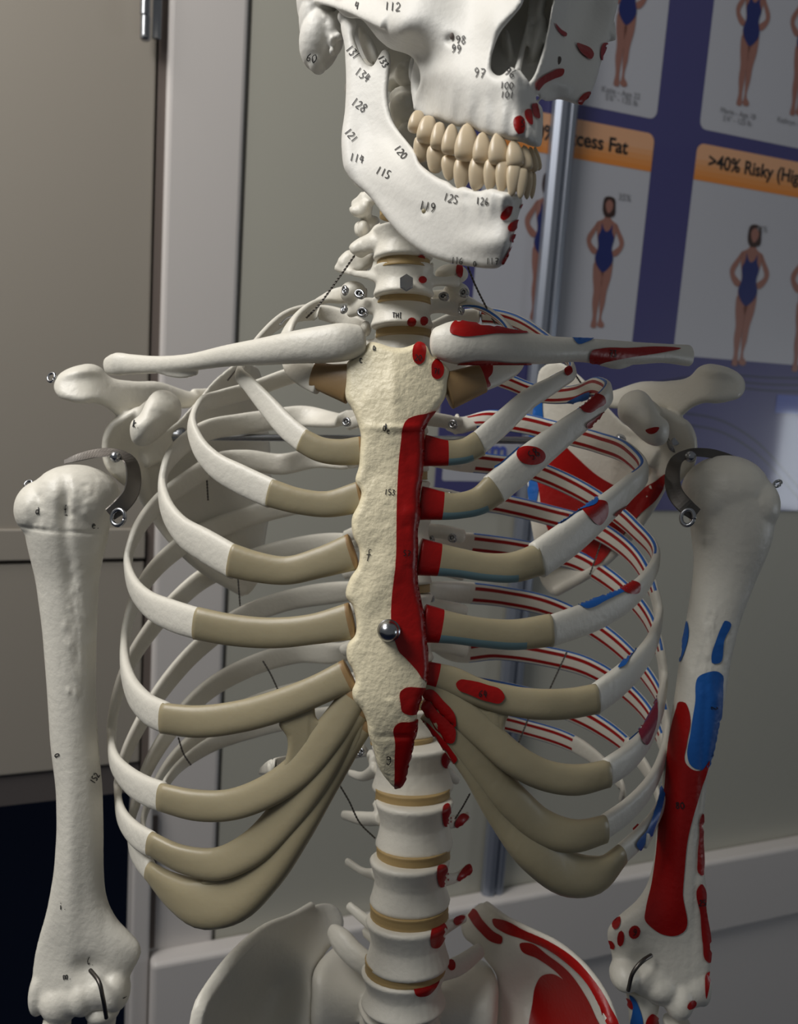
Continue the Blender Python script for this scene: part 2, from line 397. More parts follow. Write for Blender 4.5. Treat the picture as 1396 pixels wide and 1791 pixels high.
h_top = 2.6; h_cab = H(150, 1347, .0); h_rail = H(150, 1400); h_dado = H(100, 984); h_dado2 = H(100, 926)
# right-hand wall
hb0_ = H(262, 1668, .02)
m = MB(); wbox(m, s_postR2, s_end, 0, h_top, -.10, 0); struct('wall_back', m, 'wall_paint')
m = MB(); wbox(m, s_postR, s_postR2, 0, h_top, -.09, -.0015); struct('trim_1', m, 'seal')
m = MB(); wbox(m, s_postL, s_postR, 0, h_top, -.10, .004); struct('trim_2', m, 'frame_paint', bev=.006)
m = MB(); wbox(m, s_gapL, s_postL, h_rail, h_top, -.10, -.007); struct('trim_3', m, 'gap_dark')
m = MB(); wbox(m, S(229, 1650, .02), S(262, 1650, .02), 0, h_rail - .002, -.03, .02); struct('trim_6', m, 'frame_paint', bev=.004)
m = MB(); wbox(m, S(262, 1650, .012), S(271, 1650, .012), hb0_, h_rail - .03, -.03, .010); struct('trim_7', m, 'gap_dark')
# boxed-in trunking along the wall
o1 = .035
hb1 = H(1200, 1516, o1); hb0 = H(1200, 1645, o1)
m = MB(); wbox(m, S(264, 1740, o1), s_end, hb0, hb1, 0, o1); struct('trim_4', m, 'ledge_paint', bev=.007)
m = MB(); wbox(m, S(268, 1740, .02), s_end, .1, hb0, 0, .022); struct('trim_5', m, 'ledge_paint')
# cupboard door on the left, with a lower panel, and the dark rail beneath it
m = MB(); wbox(m, s_far, s_gapL - .002, h_dado + .0022, h_top, -.0155, -.006)
door = struct('door_1', m, 'door_paint', bev=.003)
m = MB(); wbox(m, s_far, s_gapL - .002, h_dado + .0022, h_dado2, -.006, -.002); bevel(m.build('rail', ['door_paint'], door, False), .002)
m = MB(); wbox(m, s_far, s_gapL - .002, h_cab, h_dado - .0018, -.0155, -.006); bevel(m.build('lower_panel', ['door_paint'], door, False), .003)
m = MB(); wbox(m, s_far, s_gapL - .002, h_rail, h_cab - .002, -.0155, -.010); m.build('bottom_rail', ['rail_brown'], door, False)
m = MB(); wbox(m, s_far, s_gapL + .002, h_rail, h_top, -.06, -.016); m.build('back_board', ['gap_dark'], door, False)
# hinge
m = MB(); x0, y0 = 255, -60
for (xa, xb, ya, yb, oo) in ((246, 262, -70, 26, .012), (246, 262, 30, 68, .012)):
    sa, ha = WS((xa + xb) / 2, ya, oo); sb, hb = WS((xa + xb) / 2, yb, oo); r = .0058
    a = np.array([WP(sb, h, oo) for h in np.linspace(hb, ha, 8)])
    sweep(m, a, np.full(8, r), np.full(8, r), np.tile(wn, (8, 1)), 16, 2)
wbox(m, S(266, 20, .0), S(282, 20, .0), H(270, 70, 0), H(270, -80, 0), -.001, .006)
bevel(m.build('hinge', ['steel'], door), .0015)
# floor, and the far side of the room under the cupboard
m = MB(); m.add([(-6, -3, -.02), (6, -3, -.02), (6, 7, -.02), (-6, 7, -.02), (-6, -3, 0), (6, -3, 0), (6, 7, 0), (-6, 7, 0)], [(3, 2, 1, 0), (4, 5, 6, 7), (0, 1, 5, 4), (1, 2, 6, 5), (2, 3, 7, 6), (3, 0, 4, 7)])
struct('floor', m, 'carpet')
m = MB(); wbox(m, s_far - 1, s_end + .2, 0, h_top, -2.3, -2.2); struct('wall_far', m, 'door_paint')

# window across the room on the right, the one mirrored in the poster's gloss
m = MB()
def bx(mb, x0, x1, y0, y1, z0, z1, mi=0):
    mb.add([(x, y, z) for x in (x0, x1) for y in (y0, y1) for z in (z0, z1)], [(0, 1, 3, 2), (4, 6, 7, 5), (0, 4, 5, 1), (2, 3, 7, 6), (0, 2, 6, 4), (1, 5, 7, 3)], mi)
bx(m, 3.5, 3.6, -1.2, 3.2, 0, 2.6); struct('wall_right', m, 'wall_paint')
m = MB(); bx(m, 3.47, 3.5, .36, .95, .88, 1.33); win = struct('window_1', m, 'daylight')
m = MB()
for q in ((.33, .36, .85, 1.36), (.95, .98, .85, 1.36), (.36, .95, .85, .88), (.36, .95, 1.33, 1.36)): bx(m, 3.44, 3.5, *q)
m.build('window_frame', ['frame_paint'], win, False)

# aluminium upright in front of the wall
oa = .03
m = MB(); h0 = hb1 + .0; sA = S(964, 380, oa); sB = S(1004, 380, oa); hT = 2.3
cs = [(0, 0), (0, .010), (.2, .016), (.42, .017), (.5, .012), (.58, .012), (.64, .017), (.85, .016), (1, .010), (1, 0)]
V = [];
for h in (h0, hT):
    for (u, d) in cs: V.append(WP(sA + (sB - sA) * u, h, .005 + d))
k = len(cs); fs = [(i, (i + 1) % k, k + (i + 1) % k, k + i) for i in range(k)] + [tuple(range(k))[::-1], tuple(k + i for i in range(k))]
m.add(V, fs); up = m.build('metal_upright', ['alu'], None, False, origin=WP((sA + sB) / 2, h0, .005)); bevel(up, .001)
tag(up, 'pale grey metal upright strip fixed vertically in front of the purple poster', 'upright')

# ------------------------------------------------------------------ poster
PO = .0025
hp1 = 2.5; hp0 = H(1300, 893, PO); sp0 = S(772, 700, PO); sp1 = s_end - .25
pb = MB(); wbox(pb, sp0, sp1, hp0, hp1, .0005, PO)
poster = empty('poster', WP((sp0 + sp1) / 2, hp0, .001))
tag(poster, 'glossy purple body fat chart poster with women in blue swimsuits, behind the skeleton', 'poster')
pbk = pb.build('poster_sheet', ['poster_purple'], poster, False)
def flat(mb, poly_sh, off, m, mth=.0002):
    """printed shape: thin sheet in wall coordinates"""
    p = np.array(poly_sh); n = len(p)
    from mathutils.geometry import tessellate_polygon
    t = tessellate_polygon([[Vector((a, b, 0)) for a, b in p]])
    V = [WP(a, b, off) for a, b in p]
    fs = []
    for q in t:
        a, b, c = (p[i] for i in q); s = (b[0] - a[0]) * (c[1] - a[1]) - (b[1] - a[1]) * (c[0] - a[0])
        fs.append(tuple(q) if s > 0 else tuple(q)[::-1])
    mb.add(V, fs, m)
def rr(s0, s1, h0, h1, r=.012, corners=(1, 1, 1, 1)):
    out = []
    for (cx, cy, a0, on) in ((s1 - r, h1 - r, 0, corners[0]), (s0 + r, h1 - r, 90, corners[1]), (s0 + r, h0 + r, 180, corners[2]), (s1 - r, h0 + r, 270, corners[3])):
        if on: out += [(cx + r * math.cos(math.radians(a0 + t)), cy + r * math.sin(math.radians(a0 + t))) for t in range(0, 91, 15)]
        else: out.append((cx + (r if a0 in (0, 270) else -r), cy + (r if a0 in (0, 90) else -r)))
    return out
pm = ['poster_white', 'poster_orange', 'print_black', 'print_grey', 'print_skin', 'print_navy', 'print_hair', 'poster_dark', 'poster_blue', 'print_skin_dark'] + ['poster_orange_%s' % k for k in 'abcde']
def woman(mb, fx, fy, top, z0, wide=1.0, turn=1, lower=None):
    """small printed standing figure, feet at pixel fx, fy and head top at pixel row top"""
    s0, h0 = WS(fx, fy, PO); _, h1 = WS(fx, top, PO); h1 = h0 + abs(h1 - h0); Hh = h1 - h0
    def tr(poly): return [(s0 + turn * a * Hh * wide, h0 + b * Hh) for a, b in poly]
    sm = lambda p, n=40: [tuple(q) for q in catmull(np.array(p), n, True)]
    leg1 = [(-.075, .50), (-.08, .40), (-.06, .28), (-.062, .20), (-.045, .08), (-.05, .0), (-.01, .0), (-.012, .08), (-.005, .2), (.0, .3), (.0, .47)]
    leg2 = [(.005, .48), (.0, .3), (.002, .2), (.01, .06), (.0, .02), (.06, .01), (.07, .03), (.04, .06), (.05, .2), (.055, .28), (.082, .42), (.075, .52)]
    torso = [(-.075, .50), (-.06, .62), (-.085, .74), (-.085, .80), (-.03, .835), (-.02, .86), (.02, .86), (.03, .835), (.085, .80), (.085, .74), (.06, .62), (.08, .50), (0, .44)]
    armL = [(-.08, .81), (-.115, .76), (-.165, .66), (-.16, .635), (-.08, .56), (-.06, .575), (-.125, .65), (-.09, .74)]
    armR = [(-a, b) for a, b in armL][::-1]
    suit = [(-.045, .80), (-.05, .74), (-.07, .70), (-.058, .62), (-.078, .53), (0, .43), (.082, .53), (.06, .62), (.072, .70), (.05, .74), (.045, .80), (.03, .76), (0, .735), (-.03, .76)]
    hair = [(-.045, .87), (-.055, .93), (-.04, .99), (0, 1.0), (.04, .99), (.055, .93), (.05, .86), (.03, .85), (-.03, .85)]
    face = [(-.03, .92), (-.03, .95), (0, .975), (.03, .95), (.03, .91), (0, .875)]
    e = .00025
    for p in (leg1, leg2, torso, armL, armR): flat(mb, tr(sm(p)), z0 + e, 4)
    flat(mb, tr(sm(suit)), z0 + 2 * e, 5); flat(mb, tr(sm(hair)), z0 + 2 * e, 6); flat(mb, tr(sm(face)), z0 + 3 * e, 4)
# chart panels: (left, right, top, bottom) pixels read on the wall plane
sa0, sa1 = sp0 + .035, S(1150, 190, PO); sb0 = S(1226, 200, PO); sb1 = sb0 + (sa1 - sa0) * 1.0
hA0 = H(1140, 208, PO); hA1 = hA0 + .36
hB1 = H(1130, 232, PO); hB0 = H(1372, 637, PO); hBo = H(1140, 301, PO)
m = MB(); e = .0003
for (u0, u1) in ((sa0, sa1), (sb0, sb1)):
    flat(m, rr(u0, u1, hA0, hA1), PO + e, 0)
    flat(m, rr(u0, u1, hB0, hB1), PO + e, 0)
    flat(m, rr(u0, u1, hBo, hB1, corners=(1, 1, 0, 0)), PO + 2 * e, 1)
    for k_ in range(5):
        hm = hBo + (hB1 - hBo) * k_ * .14
        flat(m, rr(u0, u1, hm, hB1, corners=(1, 1, 0, 0)), PO + (2 + .12 * (k_ + 1)) * e, 10 + k_)
zf = PO + 2 * e
woman(m, 1083, 152, -110, zf); woman(m, 1297, 186, -70, zf); woman(m, 1390, 203, -50, zf)
woman(m, 938, 560, 298, zf); woman(m, 1043, 574, 340, zf, 1.05); woman(m, 1290, 640, 388, zf, 1.1); woman(m, 1395, 650, 400, zf, 1.15)
# dark curved lines and the blue block along the poster's foot
def strip(pts, w, mi, off):
    q = catmull(np.array([WS(a, b, PO) for a, b in pts]), 30); t = np.gradient(q, axis=0); t /= np.linalg.norm(t, axis=1)[:, None]; nn = np.stack([-t[:, 1], t[:, 0]], 1) * w / 2
    V = [WP(*p, off) for p in q + nn] + [WP(*p, off) for p in q - nn]; k = len(q)
    m.add(V, [(k + i, k + i + 1, i + 1, i) for i in range(k - 1)], mi)
for dy in (0, 12, 23): strip([(1150, 668 + dy * .3), (1250, 655 + dy * .8), (1340, 660 + dy), (1420, 662 + dy)], .0035, 7, PO + e)
for dy in (0, 20): strip([(1180, 720 + dy), (1260, 735 + dy), (1320, 770 + dy), (1370, 820 + dy), (1420, 880 + dy)], .004, 7, PO + e)
flat(m, rr(S(1350, 760, PO), S(1350, 760, PO) + .09, H(1360, 722, PO), H(1360, 690, PO), .002), PO + 2 * e, 8)
flat(m, rr(sp0 + .01, S(1000, 800, PO), H(850, 842, PO), H(850, 765, PO), .004), PO + e, 0)
pr = m.build('printed_panels', pm, poster, False)
def text(s, x, y, size, mname, parent, off=PO + .0012, align='LEFT', offset=.0):
    c = bpy.data.curves.new('t', 'FONT'); c.body = s; c.size = size; c.align_x = align; c.offset = offset
    o = bpy.data.objects.new('t', c); COL.objects.link(o); dg = bpy.context.evaluated_depsgraph_get(); dg.update()
    me = o.evaluated_get(dg).to_mesh(); s0, h0 = WS(x, y, PO)
    mb = MB(); mb.add([WP(s0 + v.co.x, h0 + v.co.y, off) for v in me.vertices], [tuple(p.vertices) for p in me.polygons], 0)
    bpy.data.objects.remove(o); return mb.build('lettering', [mname], parent, False)
text('35%', 1080, 349, .013, 'print_grey', poster); text('41%', 1322, 404, .013, 'print_grey', poster)
def width_of(s, size):
    return len(s) * size * .5
text('30-40% Excess Fat', 1096, 270, .0265, 'print_black', poster, align='RIGHT', offset=.0006)
text('>40% Risky (High)', 1237, 292, .0265, 'print_black', poster, offset=.0006)
text('Katie - Age 22', 1085, 167, .011, 'print_grey', poster, align='CENTER'); text('5\'6" - 135 lb', 1086, 180, .011, 'print_grey', poster, align='CENTER')
text('Marie - Age 18', 1290, 203, .011, 'print_grey', poster, align='CENTER'); text('5\'4" - 125 lb', 1288, 216, .011, 'print_grey', poster, align='CENTER')
text('Kathryn - Age 30', 1392, 220, .011, 'print_grey', poster, align='CENTER')
text('osm', 818, 800, .036, 'poster_blue', poster, offset=.001)
# ================================================================== the skeleton
root = empty('anatomical_skeleton', P(700, 1790, .56))
tag(root, 'cream plastic anatomical skeleton model, bones numbered, red and blue markings on one side', 'skeleton')
axA = P(688, 500, .545); axB = P(688, 1600, .545); axd = (axB - axA) / np.linalg.norm(axB - axA)
def radial(W):
    q = W - axA; q = q - (q @ axd)[:, None] * axd; return q / np.linalg.norm(q, axis=1)[:, None]
def spz(y):   # depth of the vertebral body centres by image row
    return float(np.interp(y, [100, 300, 430, 490, 545, 650, 735, 880, 1030, 1185, 1255, 1340, 1430, 1535, 1635, 1720, 1760], [.475, .475, .478, .482, .492, .515, .535, .565, .578, .575, .57, .56, .548, .540, .535, .535, .54]))

# ---------------- skull
m = MB()
zB = [(590, 0, .455), (640, 30, .435), (700, 60, .405), (760, 40, .392), (820, 20, .388), (640, -60, .44), (740, -60, .40), (830, -60, .40), (720, 100, .42), (735, 180, .425), (760, 130, .395), (800, 180, .385), (800, 100, .382), (850, 60, .374), (860, 180, .367),
      (915, 150, .361), (900, 220, .361), (930, 240, .363), (944, 220, .368), (938, 170, .372), (950, 100, .372), (968, 20, .368), (975, -60, .37), (960, 170, .392), (1000, 150, .398), (1030, 120, .408), (1055, 80, .425), (1075, 10, .435), (1085, -60, .44), (1000, 60, .402), (1020, 0, .415)]
oB = [(590, -70), (588, 0), (590, 15), (598, 26), (610, 32), (632, 34), (645, 48), (663, 70), (686, 87), (704, 92), (718, 98), (727, 108), (734, 125), (735, 142), (729, 160), (726, 180), (730, 198), (745, 205), (762, 208), (779, 214), (800, 222), (820, 222), (840, 232), (862, 240), (876, 242), (895, 247), (913, 249), (930, 256), (945, 257),
      (949, 235), (948, 210), (943, 190), (937, 172), (938, 164), (950, 176), (960, 178), (975, 174), (1000, 180), (1016, 184), (1025, 175), (1036, 158), (1052, 110), (1072, 43), (1084, -10), (1085, -70)]
nose = [(913, 10), (893, 35), (876, 56), (865, 82), (859, 107), (861, 125), (872, 133), (884, 127), (893, 116), (903, 122), (912, 132), (919, 148), (930, 138), (943, 108), (955, 66), (962, 28), (968, -20), (960, -50), (930, -40)]
bumps = [(680, 45, 40, 26, .004), (755, 145, 28, 44, -.006), (742, 100, 40, 22, -.004), (830, 90, 40, 40, -.003), (790, 70, 10, 8, -.004), (690, 20, 60, 30, .002), (860, 30, 20, 40, .003), (1010, 20, 38, 55, -.012, 20), (1035, 90, 18, 26, .003, 20), (985, 150, 20, 10, .002)]
for (tx, ty, w_) in ((820, 195, 11), (850, 205, 9), (880, 208, 10), (905, 222, 9), (925, 228, 7), (939, 232, 6), (789, 190, 8), (766, 180, 9)): bumps.append((tx, ty, w_, 32, .0022))
plate(m, oB, zB, .0048, 11, holes=[nose], bumps=bumps, step=5, backT=.009)
# zygomatic arch continues back to the temporal bone; mastoid and temporal block
px_sweep(m, [(700, 20, .405, 90), (640, 5, .432, 66), (600, -5, .462, 58), (575, -12, .485, 60)], 24, .28, seg=16)
ell(m, 562, 0, .505, 44, 80, .022, 2); ell(m, 560, 70, .500, 36, 52, .017, -14); ell(m, 548, 40, .505, 25, 50, .018); ell(m, 582, 60, .495, 20, 34, .012); ell(m, 556, 108, .498, 17, 20, .008)
for _ in range(22): a, b = rng.uniform(562, 600), rng.uniform(10, 95); ell(m, a, b, .486 + rng.uniform(-.001, .003), rng.uniform(4, 8), rng.uniform(5, 11), .003, rng.uniform(-50, 50), nu=10, nv=6)
ell(m, 640, 78, .47, 9, 34, .006, 18); ell(m, 650, 85, .465, 8, 30, .005, 24)             # pterygoid plates
plate(m, [(600, -40), (602, 30), (640, 112), (690, 120), (720, 110), (735, 60), (740, -40)], [(600, 0, .492), (700, 0, .48), (650, 100, .485)], .004, 8, step=8)
ell(m, 728, 118, .44, 13, 30, .006, -8); px_sweep(m, [(745, 100, .42, 40), (735, 140, .432, 34), (738, 190, .43, 30)], 12, .6)
# inside of the nose: septum, conchae, back wall
plate(m, [(850, -60), (852, 110), (880, 150), (915, 160), (960, 120), (985, -60)], [(850, 0, .408), (960, 0, .402), (900, 150, .385)], .002, 6, step=8)
px_sweep(m, [(905, 125, .368, 12), (913, 90, .38, 10), (925, 40, .385, 10), (935, -30, .385, 10)], 14, 1.5)
ell(m, 940, 70, .385, 13, 42, .006, -14); ell(m, 888, 80, .39, 8, 30, .005, 12); ell(m, 945, 10, .385, 10, 40, .006, -10)
px_sweep(m, [(906, 128, .364, 14), (915, 140, .359, 14), (922, 152, .360, 16)], 8, .8)
# far zygomatic arch and palate, base and cranial vault above the frame
px_sweep(m, [(1050, 60, .43, 60), (1050, 30, .46, 50), (1030, 0, .49, 40), (1000, -30, .52, 36)], 16, .3)
px_sweep(m, [(940, 215, .37, 60), (930, 205, .39, 60), (900, 190, .42, 60), (870, 175, .44, 55)], 14, .35, nrm=lambda W: np.tile(right, (len(W), 1)))
plate(m, [(740, 165), (800, 205), (880, 228), (930, 235), (930, 170), (860, 140), (760, 120)], [(740, 150, .44), (930, 200, .39), (860, 150, .43)], .003, 6, step=8)
ell(m, 760, -330, .49, 265, 300, .088, -12); ell(m, 800, -120, .43, 190, 90, .03); ell(m, 640, -60, .49, 80, 90, .03)
m.remesh(.0009, 4, .5)
bv = m.bvh()
for p in ([(901, 207), (908, 203), (915, 208), (918, 220), (915, 232), (906, 234), (901, 225)], [(918, 193), (924, 191), (930, 207), (929, 220), (923, 216)], [(929, 182), (937, 182), (942, 195), (941, 209), (933, 205), (929, 193)],
          [(1007, 77), (1018, 80), (1034, 89), (1037, 97), (1032, 105), (1022, 100), (1012, 90)], [(938, 158), (936, 148), (945, 135), (960, 126), (976, 120), (984, 121), (983, 130), (965, 138), (950, 146)], [(1010, 178), (1016, 168), (1026, 161), (1034, 160), (1030, 172), (1020, 183)], [(1055, 76), (1061, 75), (1058, 100), (1053, 106)],
          [(969, 40), (980, 52), (990, 60), (988, 64), (976, 56)]): patch(m, bv, p, 1, step=4)
for s, x, y, h, r in (('4', 625, 10, 13, 8), ('112', 688, 12, 15, 4), ('98', 807, 70, 14, 5), ('99', 799, 86, 14, 5), ('97', 840, 128, 16, 6), ('96', 893, 128, 14, 30), ('100', 887, 150, 12, 5), ('101', 888, 166, 12, 5), ('60', 546, 101, 14, 14), ('5', 912, 218, 12, 10)): write(m, bv, s, x, y, h, 2, r)
skull = m.build('skull', ['bone_white', 'red_paint', 'ink', 'bone'], root)
for (x, y, r) in ((792, 62, 5), (977, 106, 5)):
    h = bv.ray_cast(Vector(CAM), Vector(RAY(x, y)))[0]
    if h:
        d = np.array(h) - CAM; z = d.dot(R @ np.array([0, 0, 1.])); m = MB(); ell(m, x, y, z + .0004, r, r * 1.5, .0012, -20); m.build('foramen', ['gap_dark'], skull)

# ---------------- teeth
def tooth(x, y, z, w, h, rot, root_up, sub=0.0, yaw=0.0):
    mb = MB(); k = z / F; a, b = w * k / 2, h * k / 2; nu, nv = 20, 14; V = []; f = []
    for i in range(nv + 1):
        t = i / nv; v = 1 - 2 * t                       # v = 1 at root
        prof = (1 - max(0, v + .35) ** 1.7 * (.34 if sub else .42)) * (1 - max(0, -v) ** 6 * .2) * min(1, (1 - abs(v) ** 8) ** .5 + (.02 if abs(v) == 1 else 0))
        for j in range(nu):
            q = 2 * math.pi * j / nu; c, s = math.cos(q), math.sin(q)
            c = math.copysign(abs(c) ** .75, c); s = math.copysign(abs(s) ** .75, s)
            V.append((a * prof * c, b * v, a * (.62 if sub == 0 else .85) * prof * s * (1 + .15 * (1 - v * v))))
    for i in range(nv):
        for j in range(nu): kk = (j + 1) % nu; f.append((i * nu + j, (i + 1) * nu + j, (i + 1) * nu + kk, i * nu + kk))
    f.append(tuple(range(nu))); f.append(tuple(nv * nu + j for j in range(nu))[::-1])
    V = np.array(V)
    if not root_up: V[:, 1] *= -1
    r = math.radians(-rot); X = V[:, 0] * math.cos(r) - V[:, 1] * math.sin(r); Y = V[:, 0] * math.sin(r) + V[:, 1] * math.cos(r); Z = V[:, 2]
    mb.add(P(x, y, z) + X[:, None] * right + Y[:, None] * upv + Z[:, None] * back, f); return mb
K = 600 / 1396
up_t = [(535, 500, 66, 84, .414, 1, 8), (577, 532, 78, 104, .405, 1, 6), (623, 558, 62, 104, .397, 1, 4), (672, 572, 68, 116, .389, 0, 4), (737, 584, 92, 142, .378, 0, 2), (800, 606, 74, 116, .370, 0, 0), (864, 610, 76, 122, .363, 0, -2), (931, 632, 68, 106, .360, 0, -6), (976, 648, 48, 96, .361, 0, -8), (1003, 654, 40, 96, .366, 0, -10), (1022, 650, 28, 90, .372, 0, -10)]
lo_t = [(556, 612, 72, 96, .412, 1, 8), (612, 652, 76, 104, .402, 1, 6), (667, 686, 66, 96, .393, 0, 4), (719, 712, 74, 122, .384, 0, 10), (785, 712, 84, 128, .374, 0, 14), (837, 714, 66, 120, .367, 0, 10), (884, 722, 62, 122, .363, 0, 8), (925, 736, 54, 124, .360, 0, 6), (958, 748, 46, 118, .360, 0, 4), (983, 754, 40, 112, .363, 0, 2), (1002, 756, 32, 104, .368, 0, 0)]
for (x, y, w, h, z, sub, r) in up_t: tooth(500 + x * K, y * K - 2, z, w * K * 1.1, h * K * 1.12, r, True, sub).build('tooth', ['tooth'], skull)

# ---------------- mandible
m = MB()
oM = [(601, 32), (603, 86), (605, 142), (603, 193), (597, 241), (598, 270), (602, 295), (614, 314), (646, 344), (672, 378), (702, 413), (741, 443), (779, 458), (827, 467), (856, 470), (874, 468), (882, 460), (890, 443), (899, 413), (907, 378), (914, 352), (912, 342), (900, 338), (878, 334), (857, 329), (840, 334), (826, 331), (812, 326), (797, 328), (785, 318), (772, 313), (750, 299), (734, 284), (727, 266), (712, 246), (699, 230), (689, 214), (682, 192), (679, 160), (682, 129), (684, 105), (680, 90), (672, 86), (663, 97), (656, 110), (650, 117), (641, 111), (633, 100), (626, 84), (620, 62), (624, 40), (615, 25)]
zM = [(605, 40, .462), (610, 150, .457), (600, 250, .452), (605, 300, .45), (650, 200, .448), (675, 100, .448), (680, 240, .438), (660, 345, .436), (720, 270, .414), (720, 420, .415), (760, 370, .400), (800, 330, .386), (800, 458, .393), (850, 330, .370), (850, 400, .373), (860, 465, .376), (885, 400, .367), (895, 340, .363), (905, 380, .371), (912, 350, .372)]
bM = [(745, 369, 6, 5, -.003), (640, 240, 26, 60, -.0015), (605, 290, 14, 30, .0015), (700, 262, 16, 34, -.003, -30), (850, 425, 45, 22, .0035), (820, 345, 40, 8, -.001), (700, 330, 60, 22, .0015, 35)]
for (tx, ty) in ((809, 345), (838, 350), (858, 350), (880, 355), (898, 360)): bM.append((tx, ty, 7, 26, .0015))
plate(m, oM, zM, .0045, 11, bumps=bM, step=5, backT=.0055)
ell(m, 606, 30, .463, 16, 12, .006, 0)
px_sweep(m, [(872, 400, .378, 100), (886, 395, .395, 90), (884, 370, .42, 84), (872, 330, .45, 80), (862, 280, .475, 90), (855, 150, .495, 84), (852, 60, .50, 60)], 30, .18, nrm=lambda W: np.tile(right, (len(W), 1)))
m.remesh(.0008, 4, .5)
bv = m.bvh()
for p in ([(876, 382), (880, 368), (888, 360), (895, 360), (894, 370), (888, 382), (880, 386)], [(887, 400), (893, 390), (905, 384), (903, 396), (893, 406), (888, 404)], [(892, 418), (897, 409), (901, 409), (898, 420), (893, 424)], [(909, 360), (913, 356), (912, 364), (909, 366)],
          [(878, 462), (884, 446), (893, 430), (899, 424), (896, 436), (888, 456), (881, 464)], [(902, 398), (906, 392), (904, 404), (901, 408)]): patch(m, bv, p, 1, step=3)
for s, x, y, h, r in (('132', 630, 59, 14, 3), ('131', 618, 92, 13, 50), ('134', 635, 131, 15, 35), ('133', 671, 108, 11, 60), ('128', 629, 184, 15, 35), ('121', 615, 237, 13, 50), ('114', 625, 277, 14, 12), ('115', 672, 302, 14, 25), ('120', 702, 266, 13, 50), ('119', 749, 361, 15, 12), ('125', 790, 347, 14, 15), ('126', 845, 352, 12, 4), ('116', 801, 455, 11, 6), ('a', 832, 459, 11, 0), ('117', 862, 456, 11, 0)): write(m, bv, s, x, y, h, 2, r)
mand = m.build('mandible', ['bone_white', 'red_paint', 'ink'], root)
m = MB(); h = np.array(bv.ray_cast(Vector(CAM), Vector(RAY(743, 369)))[0]) - CAM; z = h.dot(R @ np.array([0, 0, 1.])); ell(m, 743, 369, z + .0003, 5.5, 5, .001); m.build('foramen', ['cartilage'], mand)
for (x, y, w, h, z, sub, r) in lo_t: tooth(500 + x * K, y * K - 1, z, w * K * 1.1, h * K * 1.1, r, False, sub).build('tooth', ['tooth'], mand)

# ---------------- spine
def body(mb, x, y, w, h, dep, tilt=0, waist=.13, z=None, rotz=0.0):
    """vertebral body: waisted elliptical drum. w, h pixels, dep = half depth in metres"""
    z = z or spz(y); k = z / F; a, b = w * k / 2, h * k / 2; nu = 32
    upx = -axd * 1.0; upx = upx - 0; t = math.radians(tilt)
    rt = np.cross(upx, np.array([0, 1.0, 0])); rt = right - right.dot(upx) * upx; rt /= np.linalg.norm(rt); fwv = np.cross(rt, upx); 
    if fwv.dot(back) < 0: fwv = -fwv
    u2 = upx * math.cos(t) + fwv * math.sin(t); f2 = fwv * math.cos(t) - upx * math.sin(t)
    prof = [(-1, .86), (-.97, .96), (-.85, 1.0), (-.6, .95), (-.3, .9 - 0 * waist), (0, 1 - waist), (.3, .9), (.6, .95), (.85, 1.0), (.97, .96), (1, .86)]
    V = []; f = []
    for (v, r) in prof:
        r = 1 - (1 - r) * waist / .13
        for j in range(nu):
            q = 2 * math.pi * j / nu; V.append(P(x, y, z) + u2 * b * v + rt * a * r * math.cos(q) + f2 * dep * r * math.sin(q) * (1.0 if math.sin(q) > 0 else .7))
    n = len(prof)
    for i in range(n - 1):
        for j in range(nu): kk = (j + 1) % nu; f.append((i * nu + j, i * nu + kk, (i + 1) * nu + kk, (i + 1) * nu + j))
    f.append(tuple(range(nu))[::-1]); f.append(tuple((n - 1) * nu + j for j in range(nu))); mb.add(V, f)
    return u2, rt, f2
def disc(parent, x, y, w, h, dep, tilt=0):
    mb = MB(); body(mb, x, y, w, h, dep, tilt, waist=.02, z=spz(y)); return mb.build('intervertebral_disc', ['disc'], parent)
def vert(x, y, w, h, dep, procs=(), blobs=(), paint=(), words=(), tilt=0, dsc=None, plates=(), voxel=.0009, matn='bone'):
    mb = MB(); body(mb, x, y, w, h, dep, tilt)
    for p in procs: px_sweep(mb, p, 16, .75, seg=12)
    for b in blobs: ell(mb, *b)
    for pl_, z_ in plates: plate(mb, pl_, [(0, 0, z_)], .0055, 9, step=5)
    mb.remesh(voxel, 4, .5)
    if paint or words:
        bvv = mb.bvh()
        for p in paint: patch(mb, bvv, p, 1, step=4)
        for wd_ in words: write(mb, bvv, *wd_)
    o = mb.build('vertebra', [matn, 'red_paint', 'ink'], root)
    if dsc: disc(o, *dsc)
    return o
def circ(x, y, rx, ry, rot=0, n=12):
    r = math.radians(rot); return [(x + rx * math.cos(t) * math.cos(r) - ry * math.sin(t) * math.sin(r), y + rx * math.cos(t) * math.sin(r) + ry * math.sin(t) * math.cos(r)) for t in np.linspace(0, 2 * np.pi, n, endpoint=False)]
